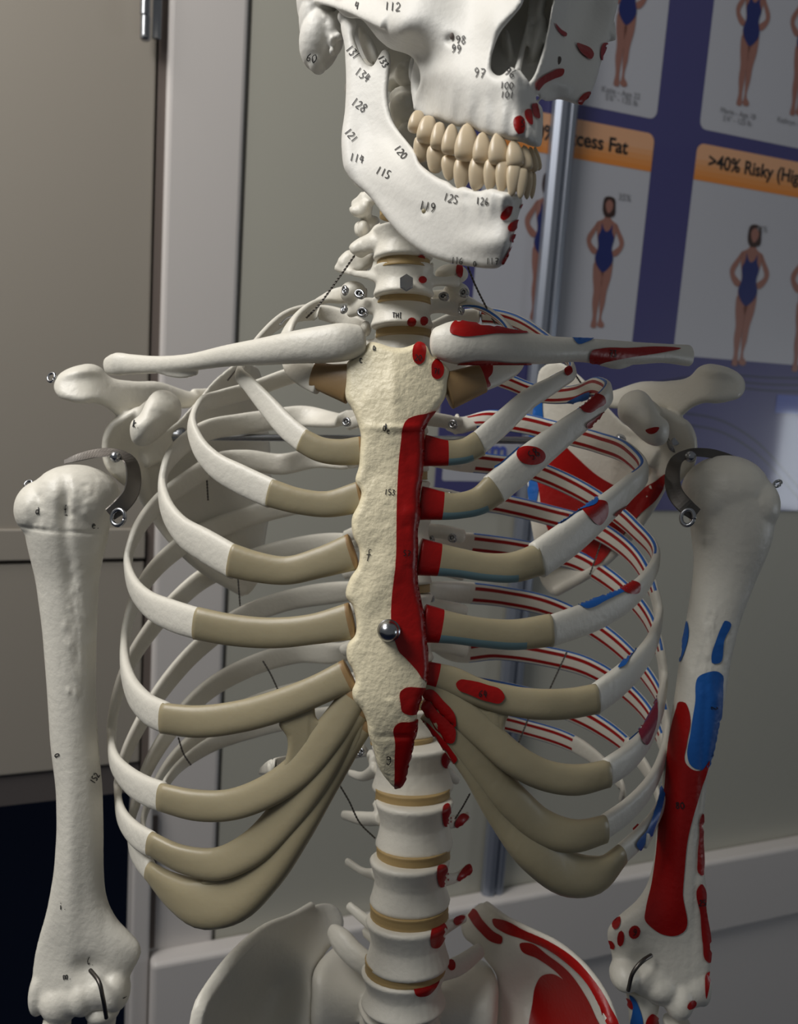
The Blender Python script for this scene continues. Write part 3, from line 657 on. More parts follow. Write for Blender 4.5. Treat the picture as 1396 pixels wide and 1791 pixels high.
# upper neck, partly seen behind the jaw
vert(745, 125, 150, 60, .016, [[(700, 125, .475, 40), (660, 120, .478, 34), (625, 118, .482, 30)], [(700, 130, .49, 34), (640, 140, .52, 30), (610, 158, .53, 26)], [(780, 125, .475, 40), (840, 120, .48, 30)]], [(715, 130, .462, 26, 20, .01), (745, 40, .465, 14, 60, .008)])
vert(735, 195, 110, 60, .015, [[(700, 195, .475, 30), (655, 200, .485, 26), (628, 205, .49, 22)], [(770, 195, .478, 30), (820, 200, .485, 22)]], [(705, 190, .468, 24, 24, .009, 20), (712, 232, .468, 18, 14, .008), (690, 222, .48, 16, 14, .008)])
vert(715, 270, 96, 55, .014, [[(690, 270, .478, 26), (650, 285, .485, 26), (626, 322, .495, 20)]], [(706, 268, .466, 14, 12, .006)])
vert(708, 338, 96, 52, .014, [[(680, 338, .478, 26), (648, 345, .488, 28), (622, 362, .498, 26)], [(740, 338, .48, 24), (775, 345, .49, 22)]], [(640, 365, .49, 12, 16, .006)], dsc=(706, 372, 84, 18, .0125), plates=[([(610, 365), (625, 354), (631, 335), (646, 343), (652, 356), (640, 380), (631, 382), (614, 374)], .492), ([(621, 391), (633, 384), (648, 376), (664, 382), (657, 402), (640, 415), (623, 412)], .497)])
vert(705, 428, 106, 56, .015, [[(675, 425, .475, 34), (650, 425, .478, 30), (628, 438, .486, 30)], [(662, 408, .478, 18), (664, 392, .482, 8)], [(735, 425, .478, 30), (780, 432, .488, 26)]], [(636, 402, .494, 12, 16, .007)],
     [circ(737, 451, 7, 7)], dsc=(706, 463, 94, 20, .0135), plates=[([(610, 432), (623, 419), (644, 408), (660, 392), (668, 400), (680, 412), (664, 438), (634, 445), (618, 446)], .484)])
vert(706, 493, 108, 54, .0155, [[(680, 490, .478, 30), (650, 482, .482, 18), (614, 476, .492, 13), (592, 466, .50, 20)], [(659, 470, .482, 20), (658, 448, .486, 7)], [(740, 490, .48, 30), (765, 492, .484, 18), (800, 492, .492, 22)], [(752, 476, .482, 14), (756, 460, .486, 7)]], [(790, 480, .50, 30, 18, .007)],
     [circ(738, 490, 7, 7), circ(803, 474, 6, 12)], dsc=(706, 523, 96, 20, .014), plates=[([(590, 456), (597, 446), (609, 437), (625, 440), (653, 444), (655, 462), (640, 474), (616, 482), (596, 472)], .499)])
vert(703, 549, 112, 52, .0165, [[(675, 540, .49, 26), (640, 535, .498, 30), (612, 545, .51, 22)], [(735, 540, .49, 26), (770, 535, .50, 26), (800, 545, .512, 20)]], [(618, 512, .505, 24, 20, .008), (798, 512, .508, 24, 18, .008), (640, 575, .51, 10, 14, .006)],
     [circ(720, 563, 8, 7), circ(741, 561, 7, 7)], [('THI', 695, 552, 9, 2, 2)], dsc=(706, 582, 98, 18, .015))
vert(706, 606, 104, 46, .0165, [[(675, 600, .505, 24), (640, 605, .515, 20)], [(740, 600, .505, 24), (775, 605, .515, 20)]], dsc=(706, 634, 94, 10, .015))
# thoracic
ty = [668, 735, 800, 866, 930, 996, 1062, 1130, 1196, 1262]
for i, y in enumerate(ty):
    w = 92 + i * 3.2; h = 50; z = spz(y); hw = w / 2 + 26
    pr = [[(680, y - 5, z + .01, 26), (700 - hw, y + 2, z + .02, 24), (700 - hw - 16, y + 8, z + .026, 22)], [(720, y - 5, z + .01, 26), (706 + hw, y + 2, z + .02, 26), (708 + hw + 22, y + 8, z + .026, 26)], [(700, y + 10, z + .03, 26), (700, y + 50, z + .06, 16)]]
    vert(703, y, w, h, .016, pr, dsc=(703, y + 32, w * .92, 14, .0145), voxel=.0012)
# lumbar
lum = [(722, 1340, 144, 82, .0245, [circ(780, 1330, 9, 14), ], [[(660, 1345, .57, 26), (635, 1358, .585, 18), (612, 1352, .595, 13)], [(655, 1330, .575, 24), (648, 1318, .585, 18)], [(775, 1345, .57, 24), (800, 1366, .585, 16)]], (722, 1387, 132, 22, .0225)),
       (725, 1438, 138, 84, .025, [[(776, 1410), (783, 1406), (788, 1424), (786, 1444), (778, 1446), (773, 1430)], [(794, 1442), (800, 1430), (812, 1424), (820, 1428), (812, 1438), (798, 1449)]], [[(665, 1432, .56, 26), (640, 1432, .575, 26), (600, 1425, .585, 16)], [(668, 1420, .56, 20), (658, 1404, .57, 16)], [(775, 1438, .56, 26), (800, 1436, .575, 22), (820, 1426, .58, 14)]], (723, 1488, 130, 22, .0235)),
       (717, 1538, 142, 82, .026, [[(768, 1515), (778, 1514), (784, 1530), (780, 1548), (770, 1552), (764, 1538)], [(800, 1540), (808, 1522), (822, 1512), (826, 1522), (816, 1534), (804, 1541)]], [[(660, 1530, .55, 26), (640, 1526, .565, 16), (606, 1506, .575, 14)], [(775, 1540, .55, 26), (800, 1534, .565, 18), (822, 1518, .572, 18)]], (716, 1590, 138, 22, .0245)),
       (713, 1642, 148, 82, .0265, [[(752, 1646), (758, 1622), (772, 1612), (780, 1620), (776, 1644), (764, 1658), (755, 1657)], [(792, 1612), (800, 1604), (813, 1603), (808, 1612), (796, 1618)]], [[(655, 1620, .55, 26), (635, 1605, .56, 20), (610, 1584, .568, 16)], [(655, 1640, .56, 26), (640, 1630, .57, 20)], [(775, 1625, .55, 26), (795, 1615, .562, 18), (812, 1606, .57, 16)]], (709, 1684, 142, 20, .0245)),
       (706, 1724, 150, 64, .0265, [[(723, 1724), (735, 1710), (755, 1700), (768, 1688), (772, 1700), (762, 1726), (745, 1741), (728, 1740)], circ(789, 1688, 7, 9)], [[(655, 1695, .55, 40), (620, 1670, .555, 42), (588, 1634, .565, 34), (580, 1626, .568, 24)], [(770, 1700, .55, 34), (800, 1690, .558, 34), (840, 1662, .57, 26)]], None)]
for (x, y, w, h, dp, pt, pr, ds) in lum: vert(x, y, w, h, dp, pr, (), pt, dsc=ds)
# small bolts on the neck and screws where the ribs meet the spine
z6 = spz(493) - .0165
m = MB(); c = P(711, 496, z6); k = z6 / F
V = []
for d in (0, .0035):
    for j in range(6): a = math.radians(60 * j + 30); V.append(c + right * math.cos(a) * 11 * k + upv * math.sin(a) * 12 * k + back * d)
m.add(V, [(0, 1, 2, 3, 4, 5), (11, 10, 9, 8, 7, 6)] + [(i, (i + 1) % 6, 6 + (i + 1) % 6, 6 + i) for i in range(6)]); bevel(m.build('hex_bolt', ['steel'], root, False), .0005, 2)
def eyelet(x, y, z, r=7, rot=0, ax=.8):
    m = MB(); ring(m, x, y, z, r, .0008, rot, ax); ring(m, x + 2, y + 2, z + .0012, r * .8, .0008, rot + 20, ax); ell(m, x, y, z + .001, r * .5, r * .5, .0015); return m.build('screw', ['steel'], root)

# ---------------- ribs
def zprof(r): return float(np.interp(r, [.06, .2, .4, .62, .8, .93, 1.0], [.0, .035, .058, .05, .022, -.012, -.04]))
def rib(num, post, front, zj, wb=28, wf=46, side=-1, cart=None, ext_z=None, endw=None):
    """post: pixels spine->extreme; front: pixels after the extreme to the bone end"""
    cx = 690; ex = post[-1][0]; zs = spz(post[0][1]); rows = []
    npost = len(post)
    for i, (x, y) in enumerate(post):
        r = abs(x - cx) / abs(ex - cx); zz = zs + .012 + zprof(r)
        if num <= 3: zz = zs + .008 + zprof(r) * (.35 if num == 1 else .6 if num == 2 else .8)
        w = wb + (wf * .62 - wb) * max(0, (i / (npost - 1) - .6) / .4) ; w = max(w, 20)
        if i == 0: w = wb * .8
        rows.append([x, y, zz, w])
    ze = rows[-1][2]; L = [0]; pp = [post[-1]] + list(front)
    for a, b in zip(pp, pp[1:]): L.append(L[-1] + math.dist(a, b))
    for i, (x, y) in enumerate(front):
        t = L[i + 1] / L[-1]; zz = ze + (zj - ze) * (t ** .8); w = wf * .62 + wf * .38 * min(1, t * 1.6)
        rows.append([x, y, zz, w])
    if endw: rows[-1][3] = endw
    return rows
def stripes(side):
    def f(u, a):
        # a: angle round the section; inner face is opposite the radial normal (sin<0)
        if side < 0 or u > .66 or u < .1: return 0
        c, s = math.cos(a), math.sin(a)
        if s < .05:
            x = abs(c)
            if .22 < x < .64: return 1
            if x > .86: return 2
        return 0
    return f
def build_rib(num, rows, side, crt=None, marks=(), wds=(), cmat=None, cmarks=(), cwds=()):
    mb = MB(); a = np.array(rows, float); n = max(36, int(len(rows) * 9))
    px_sweep(mb, a, n, .42, nrm=radial, seg=48 if side > 0 else 24, expo=2.7, matf=stripes(side), caplen=.25)
    if marks or wds:
        bvv = mb.bvh()
        for (p, mi) in marks: patch(mb, bvv, p, mi, step=3, off=.0007)
        for w_ in wds: write(mb, bvv, *w_)
    o = mb.build('rib', ['bone', 'red_paint', 'blue_paint', 'ink', 'maroon_paint'], root)
    if crt:
        mb = MB(); c = np.array(crt, float)
        px_sweep(mb, c, 44, .5, nrm=radial, seg=32, expo=2.5, matf=cmat, caplen=.2)
        if cmarks or cwds:
            bvv = mb.bvh()
            for (p, mi) in cmarks: patch(mb, bvv, p, mi, step=4)
            for w_ in cwds: write(mb, bvv, *w_)
        mb.build('costal_cartilage', ['cartilage', 'red_paint', 'blue_tint', 'cartilage_brown', 'ink'], o)
    return o
PL = {1: [(640, 516), (600, 516), (560, 527), (525, 548), (503, 580), (500, 612)],
      2: [(640, 572), (600, 556), (550, 546), (500, 556), (458, 590), (428, 630), (418, 652)],
      3: [(640, 640), (570, 642), (500, 660), (440, 682), (385, 697), (350, 710), (336, 736)],
      4: [(640, 730), (600, 736), (526, 728), (470, 735), (420, 742), (360, 754), (318, 780), (292, 812), (284, 852)],
      5: [(640, 800), (600, 803), (560, 800), (490, 812), (430, 805), (389, 808), (330, 840), (272, 886), (235, 940), (224, 992)],
      6: [(640, 878), (590, 880), (530, 880), (470, 893), (410, 912), (350, 935), (300, 968), (258, 1012), (232, 1062), (219, 1122)],
      7: [(640, 950), (580, 950), (500, 962), (430, 982), (362, 1008), (305, 1055), (258, 1110), (222, 1170), (202, 1232), (195, 1290)],
      8: [(640, 1030), (605, 1034), (497, 1052), (418, 1082), (350, 1132), (290, 1198), (245, 1268), (215, 1335), (206, 1388)],
      9: [(640, 1120), (605, 1138), (520, 1142), (440, 1165), (360, 1210), (300, 1275), (258, 1345), (236, 1410), (228, 1450)],
      10: [(640, 1185), (580, 1198), (500, 1216), (420, 1245), (350, 1288), (295, 1342), (262, 1400), (250, 1440)],
      11: [(640, 1238), (600, 1245), (463, 1272), (359, 1308), (305, 1350), (282, 1385)],
      12: [(640, 1312), (580, 1322), (520, 1332), (466, 1344)]}
FL = {1: [(512, 640), (535, 655), (560, 668)], 2: [(435, 672), (470, 712), (505, 750), (532, 772)], 3: [(345, 775), (375, 812), (420, 838), (476, 864)],
      4: [(292, 890), (318, 928), (360, 955), (412, 985)], 5: [(236, 1030), (262, 1058), (300, 1076), (350, 1092)], 6: [(222, 1180), (236, 1215), (262, 1242), (292, 1256)],
      7: [(202, 1335), (228, 1366), (258, 1384), (287, 1394)], 8: [(215, 1432), (240, 1462), (268, 1478)], 9: [(236, 1488), (250, 1508), (264, 1524)], 10: [(254, 1470), (262, 1492)]}
JZ = {1: .452, 2: .446, 3: .448, 4: .452, 5: .455, 6: .460, 7: .468, 8: .478, 9: .488, 10: .50}
WF = {1: 46, 2: 42, 3: 52, 4: 60, 5: 56, 6: 56, 7: 52, 8: 46, 9: 42, 10: 30}
CLt = {1: [(550, 655, .454, 46), (575, 663, .450, 54), (612, 671, .447, 72)],
       2: [(528, 770, .446, 42), (560, 786, .444, 44), (595, 791, .443, 46), (632, 788, .443, 50)],
       3: [(472, 862, .448, 50), (520, 876, .445, 46), (570, 882, .443, 46), (632, 869, .442, 56)],
       4: [(404, 980, .452, 60), (450, 992, .449, 54), (500, 998, .446, 50), (560, 984, .443, 54), (618, 965, .441, 66)],
       5: [(343, 1090, .455, 58), (400, 1101, .451, 56), (480, 1107, .446, 54), (550, 1100, .442, 54), (616, 1086, .440, 66)],
       6: [(284, 1256, .460, 54), (340, 1262, .455, 56), (420, 1253, .449, 56), (500, 1230, .444, 56), (560, 1205, .441, 54), (612, 1180, .440, 58)],
       7: [(280, 1394, .468, 50), (340, 1408, .461, 54), (400, 1408, .455, 54), (460, 1388, .450, 56), (525, 1345, .446, 60), (580, 1278, .442, 60), (624, 1212, .440, 48)],
       8: [(262, 1475, .478, 46), (320, 1503, .470, 50), (380, 1511, .463, 56), (440, 1485, .457, 62), (500, 1425, .451, 66), (560, 1340, .446, 66), (600, 1270, .443, 60), (632, 1232, .441, 46)],
       9: [(260, 1522, .488, 40), (300, 1556, .480, 66), (345, 1578, .472, 86), (400, 1570, .466, 92), (460, 1520, .459, 84), (510, 1450, .453, 76), (560, 1370, .449, 66), (606, 1298, .445, 56), (640, 1258, .442, 40)]}
def cartL(n):
    return lambda u, a: (3 if (u > .96 or n == 1) else 0)
ribL = {}
for n_ in range(1, 13):
    if n_ <= 10: rows = rib(n_, PL[n_], FL[n_], JZ[n_], 37 if n_ > 3 else 30, WF[n_])
    else: rows = rib(n_, PL[n_], [(276, 1402)] if n_ == 11 else [(456, 1348)], spz(1300) + (.0 if n_ == 11 else .05), 28, 24, endw=12)
    if n_ == 2: rows[0][3] = 20
    ribL[n_] = build_rib(n_, rows, -1, CLt.get(n_), cmat=cartL(n_))
# fibrous web between the sixth and seventh cartilages
def web(parent, poly, z, name='cartilage_web'):
    m = MB(); plate(m, poly, z, .0032 if 'arch' in name else .0022, 14 if 'arch' in name else 8, step=4, bumps=[(poly[0][0] + 3 * i, poly[0][1] + 25, 1.2, 30, .0006) for i in range(-6, 14)]); return m.build(name, ['cartilage'], parent)
web(ribL[7], [(500, 1248), (548, 1222), (556, 1258), (572, 1262), (590, 1262), (560, 1300), (515, 1345), (490, 1350), (500, 1325), (502, 1290), (488, 1265)], [(500, 1260, .4455), (560, 1240, .4425), (510, 1340, .4465)])
web(ribL[8], [(430, 1400), (520, 1335), (600, 1240), (635, 1230), (640, 1262), (560, 1400), (470, 1500), (400, 1560), (350, 1545), (400, 1520), (450, 1480), (500, 1415)], [(640, 1240, .441), (430, 1420, .456), (400, 1550, .466), (520, 1440, .452)], 'cartilage_arch')

mx = lambda x: 700 + (690 - x) * .95
FR = {1: [(905, 628), (870, 650), (838, 664)], 2: [(975, 668), (925, 698), (880, 738), (836, 776)], 3: [(1045, 710), (990, 755), (930, 802), (862, 858)],
      4: [(1098, 855), (1050, 898), (1000, 938), (940, 980)], 5: [(1128, 1018), (1090, 1052), (1050, 1072), (960, 1105)], 6: [(1142, 1120), (1118, 1158), (1085, 1190), (1040, 1224)],
      7: [(1152, 1242), (1132, 1285), (1103, 1322), (1060, 1352)], 8: [(1157, 1330), (1132, 1380), (1097, 1418), (1052, 1450)], 9: [(1161, 1392), (1144, 1432), (1117, 1466), (1082, 1498)], 10: [(1140, 1446), (1128, 1470)]}
EX = {1: (905, 600), 2: (1002, 650), 3: (1064, 682), 4: (1126, 820), 5: (1150, 968), 6: (1152, 1080), 7: (1161, 1190), 8: (1166, 1272), 9: (1169, 1340), 10: (1152, 1400), 11: (1090, 1385)}
CRt = {1: [(842, 662, .452, 52), (815, 672, .449, 58), (782, 684, .447, 66)],
       2: [(838, 776, .446, 46), (815, 788, .444, 44), (790, 792, .443, 44), (742, 788, .442, 56)],
       3: [(866, 855, .448, 56), (840, 875, .446, 50), (800, 885, .443, 46), (736, 880, .441, 60)],
       4: [(944, 978, .452, 58), (900, 992, .449, 54), (850, 992, .446, 50), (800, 984, .443, 52), (734, 974, .440, 66)],
       5: [(964, 1102, .455, 58), (900, 1110, .451, 54), (840, 1106, .446, 52), (800, 1100, .443, 54), (740, 1090, .440, 68)],
       6: [(1044, 1222, .460, 54), (1000, 1230, .457, 54), (950, 1232, .452, 54), (890, 1225, .448, 52), (830, 1208, .444, 48), (790, 1190, .442, 48), (744, 1178, .440, 44)],
       7: [(1064, 1353, .468, 50), (1010, 1364, .462, 54), (960, 1358, .456, 54), (905, 1332, .450, 56), (850, 1285, .446, 56), (800, 1240, .443, 54), (745, 1195, .4405, 40)],
       8: [(1058, 1450, .478, 50), (1010, 1462, .470, 56), (950, 1448, .463, 64), (900, 1405, .456, 64), (850, 1345, .450, 60), (800, 1282, .445, 52), (748, 1225, .441, 36)],
       9: [(1088, 1494, .488, 46), (1050, 1528, .480, 64), (1000, 1530, .472, 76), (940, 1490, .463, 80), (880, 1420, .456, 64), (830, 1345, .449, 50), (785, 1290, .445, 40), (745, 1248, .442, 26)]}
TS = -1
def cartR(n):
    tot = {2: .42, 3: .30, 4: .185, 5: .155, 6: .09}.get(n)
    def f(u, a):
        if n == 1: return 3
        if tot and u > 1 - tot: return 1
        if n in (2, 3, 4, 5) and math.cos(a) * TS > .35 and math.sin(a) > -.6 and u > .2: return 2
        return 0
    return f
marks = {2: [([(986, 650), (998, 642), (1000, 650), (990, 657)], 1)],
         3: [(circ(928, 797, 25, 16, 4), 1), ([(1012, 708), (1022, 698), (1040, 690), (1056, 694), (1058, 704), (1044, 714), (1030, 722), (1020, 720)], 1), ([(1024, 744), (1035, 734), (1062, 722), (1062, 727), (1042, 740), (1026, 748)], 1),
             ([(855, 822), (890, 790), (930, 752), (970, 718), (1005, 697), (1034, 688), (1032, 692), (1004, 704), (972, 727), (936, 758), (898, 793), (866, 818)], 2)],
         4: [([(975, 905), (1010, 888), (1044, 866), (1046, 872), (1010, 896), (975, 914)], 2), ([(1018, 888), (1030, 880), (1060, 878), (1060, 905), (1048, 918), (1030, 905)], 1), ([(1074, 902), (1096, 884), (1110, 880), (1098, 892), (1080, 903)], 1)],
         5: [([(1012, 1058), (1050, 1045), (1094, 1020), (1100, 1022), (1060, 1050), (1020, 1063)], 2), ([(1085, 1030), (1100, 1018), (1118, 1022), (1116, 1036), (1100, 1038)], 1)],
         6: [([(1081, 1170), (1092, 1154), (1112, 1128), (1119, 1118), (1117, 1128), (1104, 1148), (1090, 1166)], 2)],
         7: [([(1085, 1297), (1100, 1285), (1120, 1262), (1143, 1220), (1148, 1222), (1138, 1250), (1112, 1285), (1092, 1298)], 2), ([(1118, 1285), (1124, 1262), (1140, 1240), (1148, 1210), (1150, 1240), (1142, 1280), (1128, 1302), (1122, 1296)], 4)],
         9: [([(1112, 1480), (1130, 1450), (1155, 1390), (1165, 1330), (1168, 1332), (1164, 1380), (1146, 1440), (1120, 1488)], 2), ([(1082, 1458), (1100, 1450), (1130, 1410), (1150, 1350), (1152, 1356), (1132, 1420), (1108, 1452), (1090, 1462)], 1)],
         1: [([(820, 640), (860, 640), (858, 655), (852, 662), (856, 674), (848, 678), (840, 664)], 1)]}
wds = {3: [('58', 932, 794, 15, 3, -38)]}
cmk = {6: [([(797, 1195), (803, 1189), (820, 1190), (850, 1198), (878, 1210), (882, 1220), (875, 1229), (855, 1227), (820, 1214), (800, 1204)], 1)],
       7: [([(740, 1208), (752, 1205), (775, 1225), (796, 1252), (797, 1270), (780, 1262), (760, 1240)], 1)],
       8: [([(738, 1240), (745, 1224), (765, 1244), (797, 1282), (792, 1299), (780, 1297), (760, 1276), (742, 1256)], 1)],
       9: [([(733, 1256), (742, 1260), (765, 1282), (790, 1312), (799, 1330), (795, 1335), (780, 1322), (755, 1290), (735, 1268)], 1)]}
cwd = {6: [('64', 844, 1213, 12, 4, 10)]}
for n_ in range(1, 13):
    if n_ in EX:
        xe, ye = PL[n_][-1]
        post = [(700 + (690 - x) / (690 - xe) * (EX[n_][0] - 700), y - (ye - EX[n_][1]) * ((690 - x) / (690 - xe)) ** 3) for x, y in PL[n_][:-1]] + [EX[n_]]
        if n_ == 1: post = [(756, 520), (790, 522), (835, 535), (870, 555), (895, 580), (905, 600)]
        if n_ == 2: post = [(756, 575), (800, 558), (850, 552), (900, 562), (950, 590), (985, 620), (1002, 648)]
        if n_ == 3: post = [(758, 640), (820, 645), (890, 668), (950, 690), (1010, 688), (1048, 676), (1064, 684)]
        if n_ == 4: post = [(758, 732), (800, 742), (860, 735), (920, 742), (985, 758), (1050, 775), (1100, 795), (1126, 826)]
        if n_ == 5: post = [(758, 802), (800, 806), (860, 812), (930, 822), (1000, 850), (1060, 885), (1110, 925), (1148, 975)]
    else: post = [(mx(x), y) for x, y in PL[12]]
    if n_ <= 10: rows = rib(n_, post, FR[n_], JZ[n_], 36 if n_ > 3 else 30, WF[n_] * (1.12 if n_ in (3, 4) else 1))
    elif n_ == 11: rows = rib(11, post, [(1085, 1400)], spz(1300), 30, 24, endw=12)
    else: rows = rib(12, post, [(930, 1350)], spz(1300) + .05, 28, 24, endw=12)
    build_rib(n_, rows, 1, CRt.get(n_), marks.get(n_, ()), wds.get(n_, ()), cartR(n_), cmk.get(n_, ()), cwd.get(n_, ()))
ribR7 = bpy.data.objects['rib.018']
web(ribR7, [(830, 1232), (850, 1238), (875, 1240), (890, 1250), (885, 1262), (884, 1285), (895, 1310), (905, 1330), (880, 1315), (850, 1280), (825, 1252)], [(830, 1235, .4455), (890, 1250, .449), (890, 1310, .449)])
web(ribR7, [(760, 1235), (800, 1265), (850, 1320), (900, 1370), (960, 1420), (1000, 1480), (985, 1500), (930, 1470), (860, 1390), (800, 1310), (755, 1255)], [(760, 1240, .4435), (900, 1400, .457), (990, 1490, .470), (850, 1350, .452)], 'cartilage_arch')
for (x, y, r, rt, ax) in ((603, 508, 7, 0, .4), (629, 514, 6, 20, 1.2), (634, 546, 6.5, 10, 1.1), (601, 541, 6, 20, .4), (776, 518, 5.5, 0, 1.2), (811, 512, 6.5, 30, .8), (806, 543, 6, 0, .4)): eyelet(x, y, spz(y) + .002, r, rt, ax)
for (x, y) in ((606, 738), (792, 742), (786, 804), (785, 868), (791, 941), (752, 943), (630, 1315), (760, 700), (752, 1046)): eyelet(x, y, spz(y) + .012, 6, 10, .9)

# ---------------- sternum
m = MB()
oS = [(609, 632), (622, 622), (636, 610), (648, 598), (662, 600), (685, 607), (705, 608), (722, 603), (735, 598), (745, 604), (755, 622), (772, 632), (786, 646), (784, 670), (779, 695), (768, 712), (760, 722), (750, 735), (742, 755), (741, 790), (738, 830), (733, 860), (733, 905), (729, 925), (730, 960), (728, 1000), (733, 1040), (740, 1070), (744, 1110), (748, 1150), (748, 1180), (744, 1206), (736, 1222), (731, 1240), (729, 1270), (722, 1305), (712, 1345), (700, 1378),
      (692, 1378), (678, 1365), (664, 1345), (652, 1305), (645, 1285), (641, 1260), (632, 1240), (618, 1222), (616, 1208), (622, 1192), (616, 1170), (608, 1155), (609, 1125), (620, 1112), (622, 1078), (616, 1058), (606, 1045), (612, 1012), (626, 990), (628, 960), (618, 938), (616, 905), (628, 880), (632, 860), (622, 842), (628, 815), (630, 785), (631, 760), (624, 735), (614, 712), (606, 700), (603, 670)]
zS = [(610, 650, .4465), (695, 640, .440), (780, 650, .4465), (695, 740, .437), (630, 780, .440), (740, 780, .440), (690, 900, .436), (620, 1000, .4385), (690, 1000, .435), (735, 1000, .4385), (685, 1150, .4345), (615, 1150, .4375), (745, 1150, .4375), (690, 1250, .4355), (660, 1330, .443), (700, 1375, .449), (720, 1300, .441)]
bS = [(690, 748, 60, 6, .0012), (688, 690, 10, 50, .001), (670, 640, 50, 30, -.001), (690, 1288, 40, 3, -.0012), (655, 830, 20, 25, -.001), (650, 1040, 18, 25, .0012), (655, 960, 18, 20, -.0008)]
for _ in range(60): bS.append((rng.uniform(610, 745), rng.uniform(620, 1280), rng.uniform(4, 12), rng.uniform(5, 14), rng.uniform(-.0005, .0006)))
plate(m, oS, zS, .0055, 10, bumps=bS, step=4.5, backT=.005)
bv = m.bvh()
for p in ([(724, 606), (733, 599), (742, 603), (744, 620), (740, 634), (733, 638), (725, 634), (721, 620)], [(756, 634), (762, 629), (774, 640), (776, 648), (772, 660), (764, 664), (756, 660), (754, 648)],
          [(702, 765), (704, 748), (712, 734), (728, 727), (744, 724), (760, 718), (780, 715), (760, 740), (745, 760), (748, 800), (748, 900), (745, 1000), (755, 1100), (765, 1170), (762, 1196), (742, 1190), (728, 1172), (708, 1150), (698, 1140), (692, 1125), (693, 960), (695, 850), (698, 800)],
          [(701, 1208), (708, 1203), (730, 1202), (748, 1205), (742, 1220), (735, 1246), (712, 1249), (703, 1244), (700, 1230)],
          [(690, 1270), (698, 1263), (715, 1262), (740, 1260), (732, 1285), (722, 1320), (710, 1360), (694, 1382), (690, 1340), (691, 1300)]): patch(m, bv, p, 1, step=4.5)
for s, x, y, h, r in (('a', 655, 608, 10, 5), ('c.', 636, 629, 11, 5), ('d', 673, 747, 12, 5), ('e', 680, 753, 10, 5), ('153', 682, 861, 10, 3), ('f', 646, 970, 20, 8), ('g', 680, 1329, 15, 4), ('20', 731, 627, 10, 4), ('71', 763, 650, 10, 4), ('57b', 714, 968, 10, 8), ('57c', 742, 1219, 12, 5)): write(m, bv, s, x, y, h, 2, r, w=1.5)
stern = m.build('sternum', ['bone_cream', 'red_paint', 'ink'], root)
m = MB(); zz = .4345 - .0055; k = zz / F
a = np.array([P(680, 1103, zz - d) for d in (0, .0012, .0014, .003)]); sweep(m, a, np.array([20, 20, 12, 12]) * k, np.array([20, 20, 12, 12]) * k, np.tile(upv, (4, 1)), 28, 2, caplen=.01)
ell(m, 679, 1104, zz - .0065, 18.5, 18.5, 18.5 * k, nu=32, nv=20); m.build('ball_nut', ['steel'], stern)

# ---------------- clavicles
m = MB()
px_sweep(m, [(628, 596, .443, 56, .8), (605, 598, .441, 66, .8), (570, 602, .442, 66, .75), (520, 607, .447, 58, .8), (460, 615, .458, 48, .85), (400, 622, .472, 38, .9), (330, 634, .492, 30, .9), (270, 638, .508, 31, .8), (225, 637, .52, 36, .7), (203, 637, .524, 40, .7), (188, 640, .528, 30, .6)], 50, .8, seg=24, expo=2.2)
px_sweep(m, [(270, 644, .506, 16), (320, 651, .497, 22), (345, 650, .492, 14)], 14, .5)
m.remesh(.0009, 3); m.build('clavicle', ['bone'], root)
m = MB()
px_sweep(m, [(764, 600, .443, 56, .8), (790, 599, .441, 74, .75), (840, 602, .443, 70, .75), (900, 607, .449, 60, .8), (960, 612, .460, 49, .85), (1010, 612, .472, 42, .9), (1060, 616, .484, 44, .8), (1110, 618, .496, 40, .8), (1160, 618, .508, 34, .8), (1205, 622, .520, 38, .6)], 50, .8, seg=24, expo=2.2)
px_sweep(m, [(1050, 634, .486, 14), (1085, 634, .490, 24), (1110, 630, .496, 14)], 14, .5)
m.remesh(.0009, 3); bv = m.bvh()
for p, mi in (([(789, 570), (796, 562), (820, 564), (860, 569), (900, 578), (930, 582), (900, 584), (865, 584), (840, 587), (800, 587), (788, 582)], 1), ([(800, 637), (820, 632), (900, 634), (930, 636), (915, 645), (860, 642), (810, 641)], 1),
              ([(1001, 590), (1040, 592), (1025, 599), (1010, 602)], 2), ([(1030, 625), (1034, 614), (1050, 610), (1100, 609), (1150, 607), (1190, 610), (1150, 618), (1100, 625), (1060, 632), (1034, 637)], 1)): patch(m, bv, p, mi, step=4)
write(m, bv, '73', 1070, 618, 11, 3, 0, w=1.5)
m.build('clavicle', ['bone', 'red_paint', 'blue_paint', 'ink'], root)

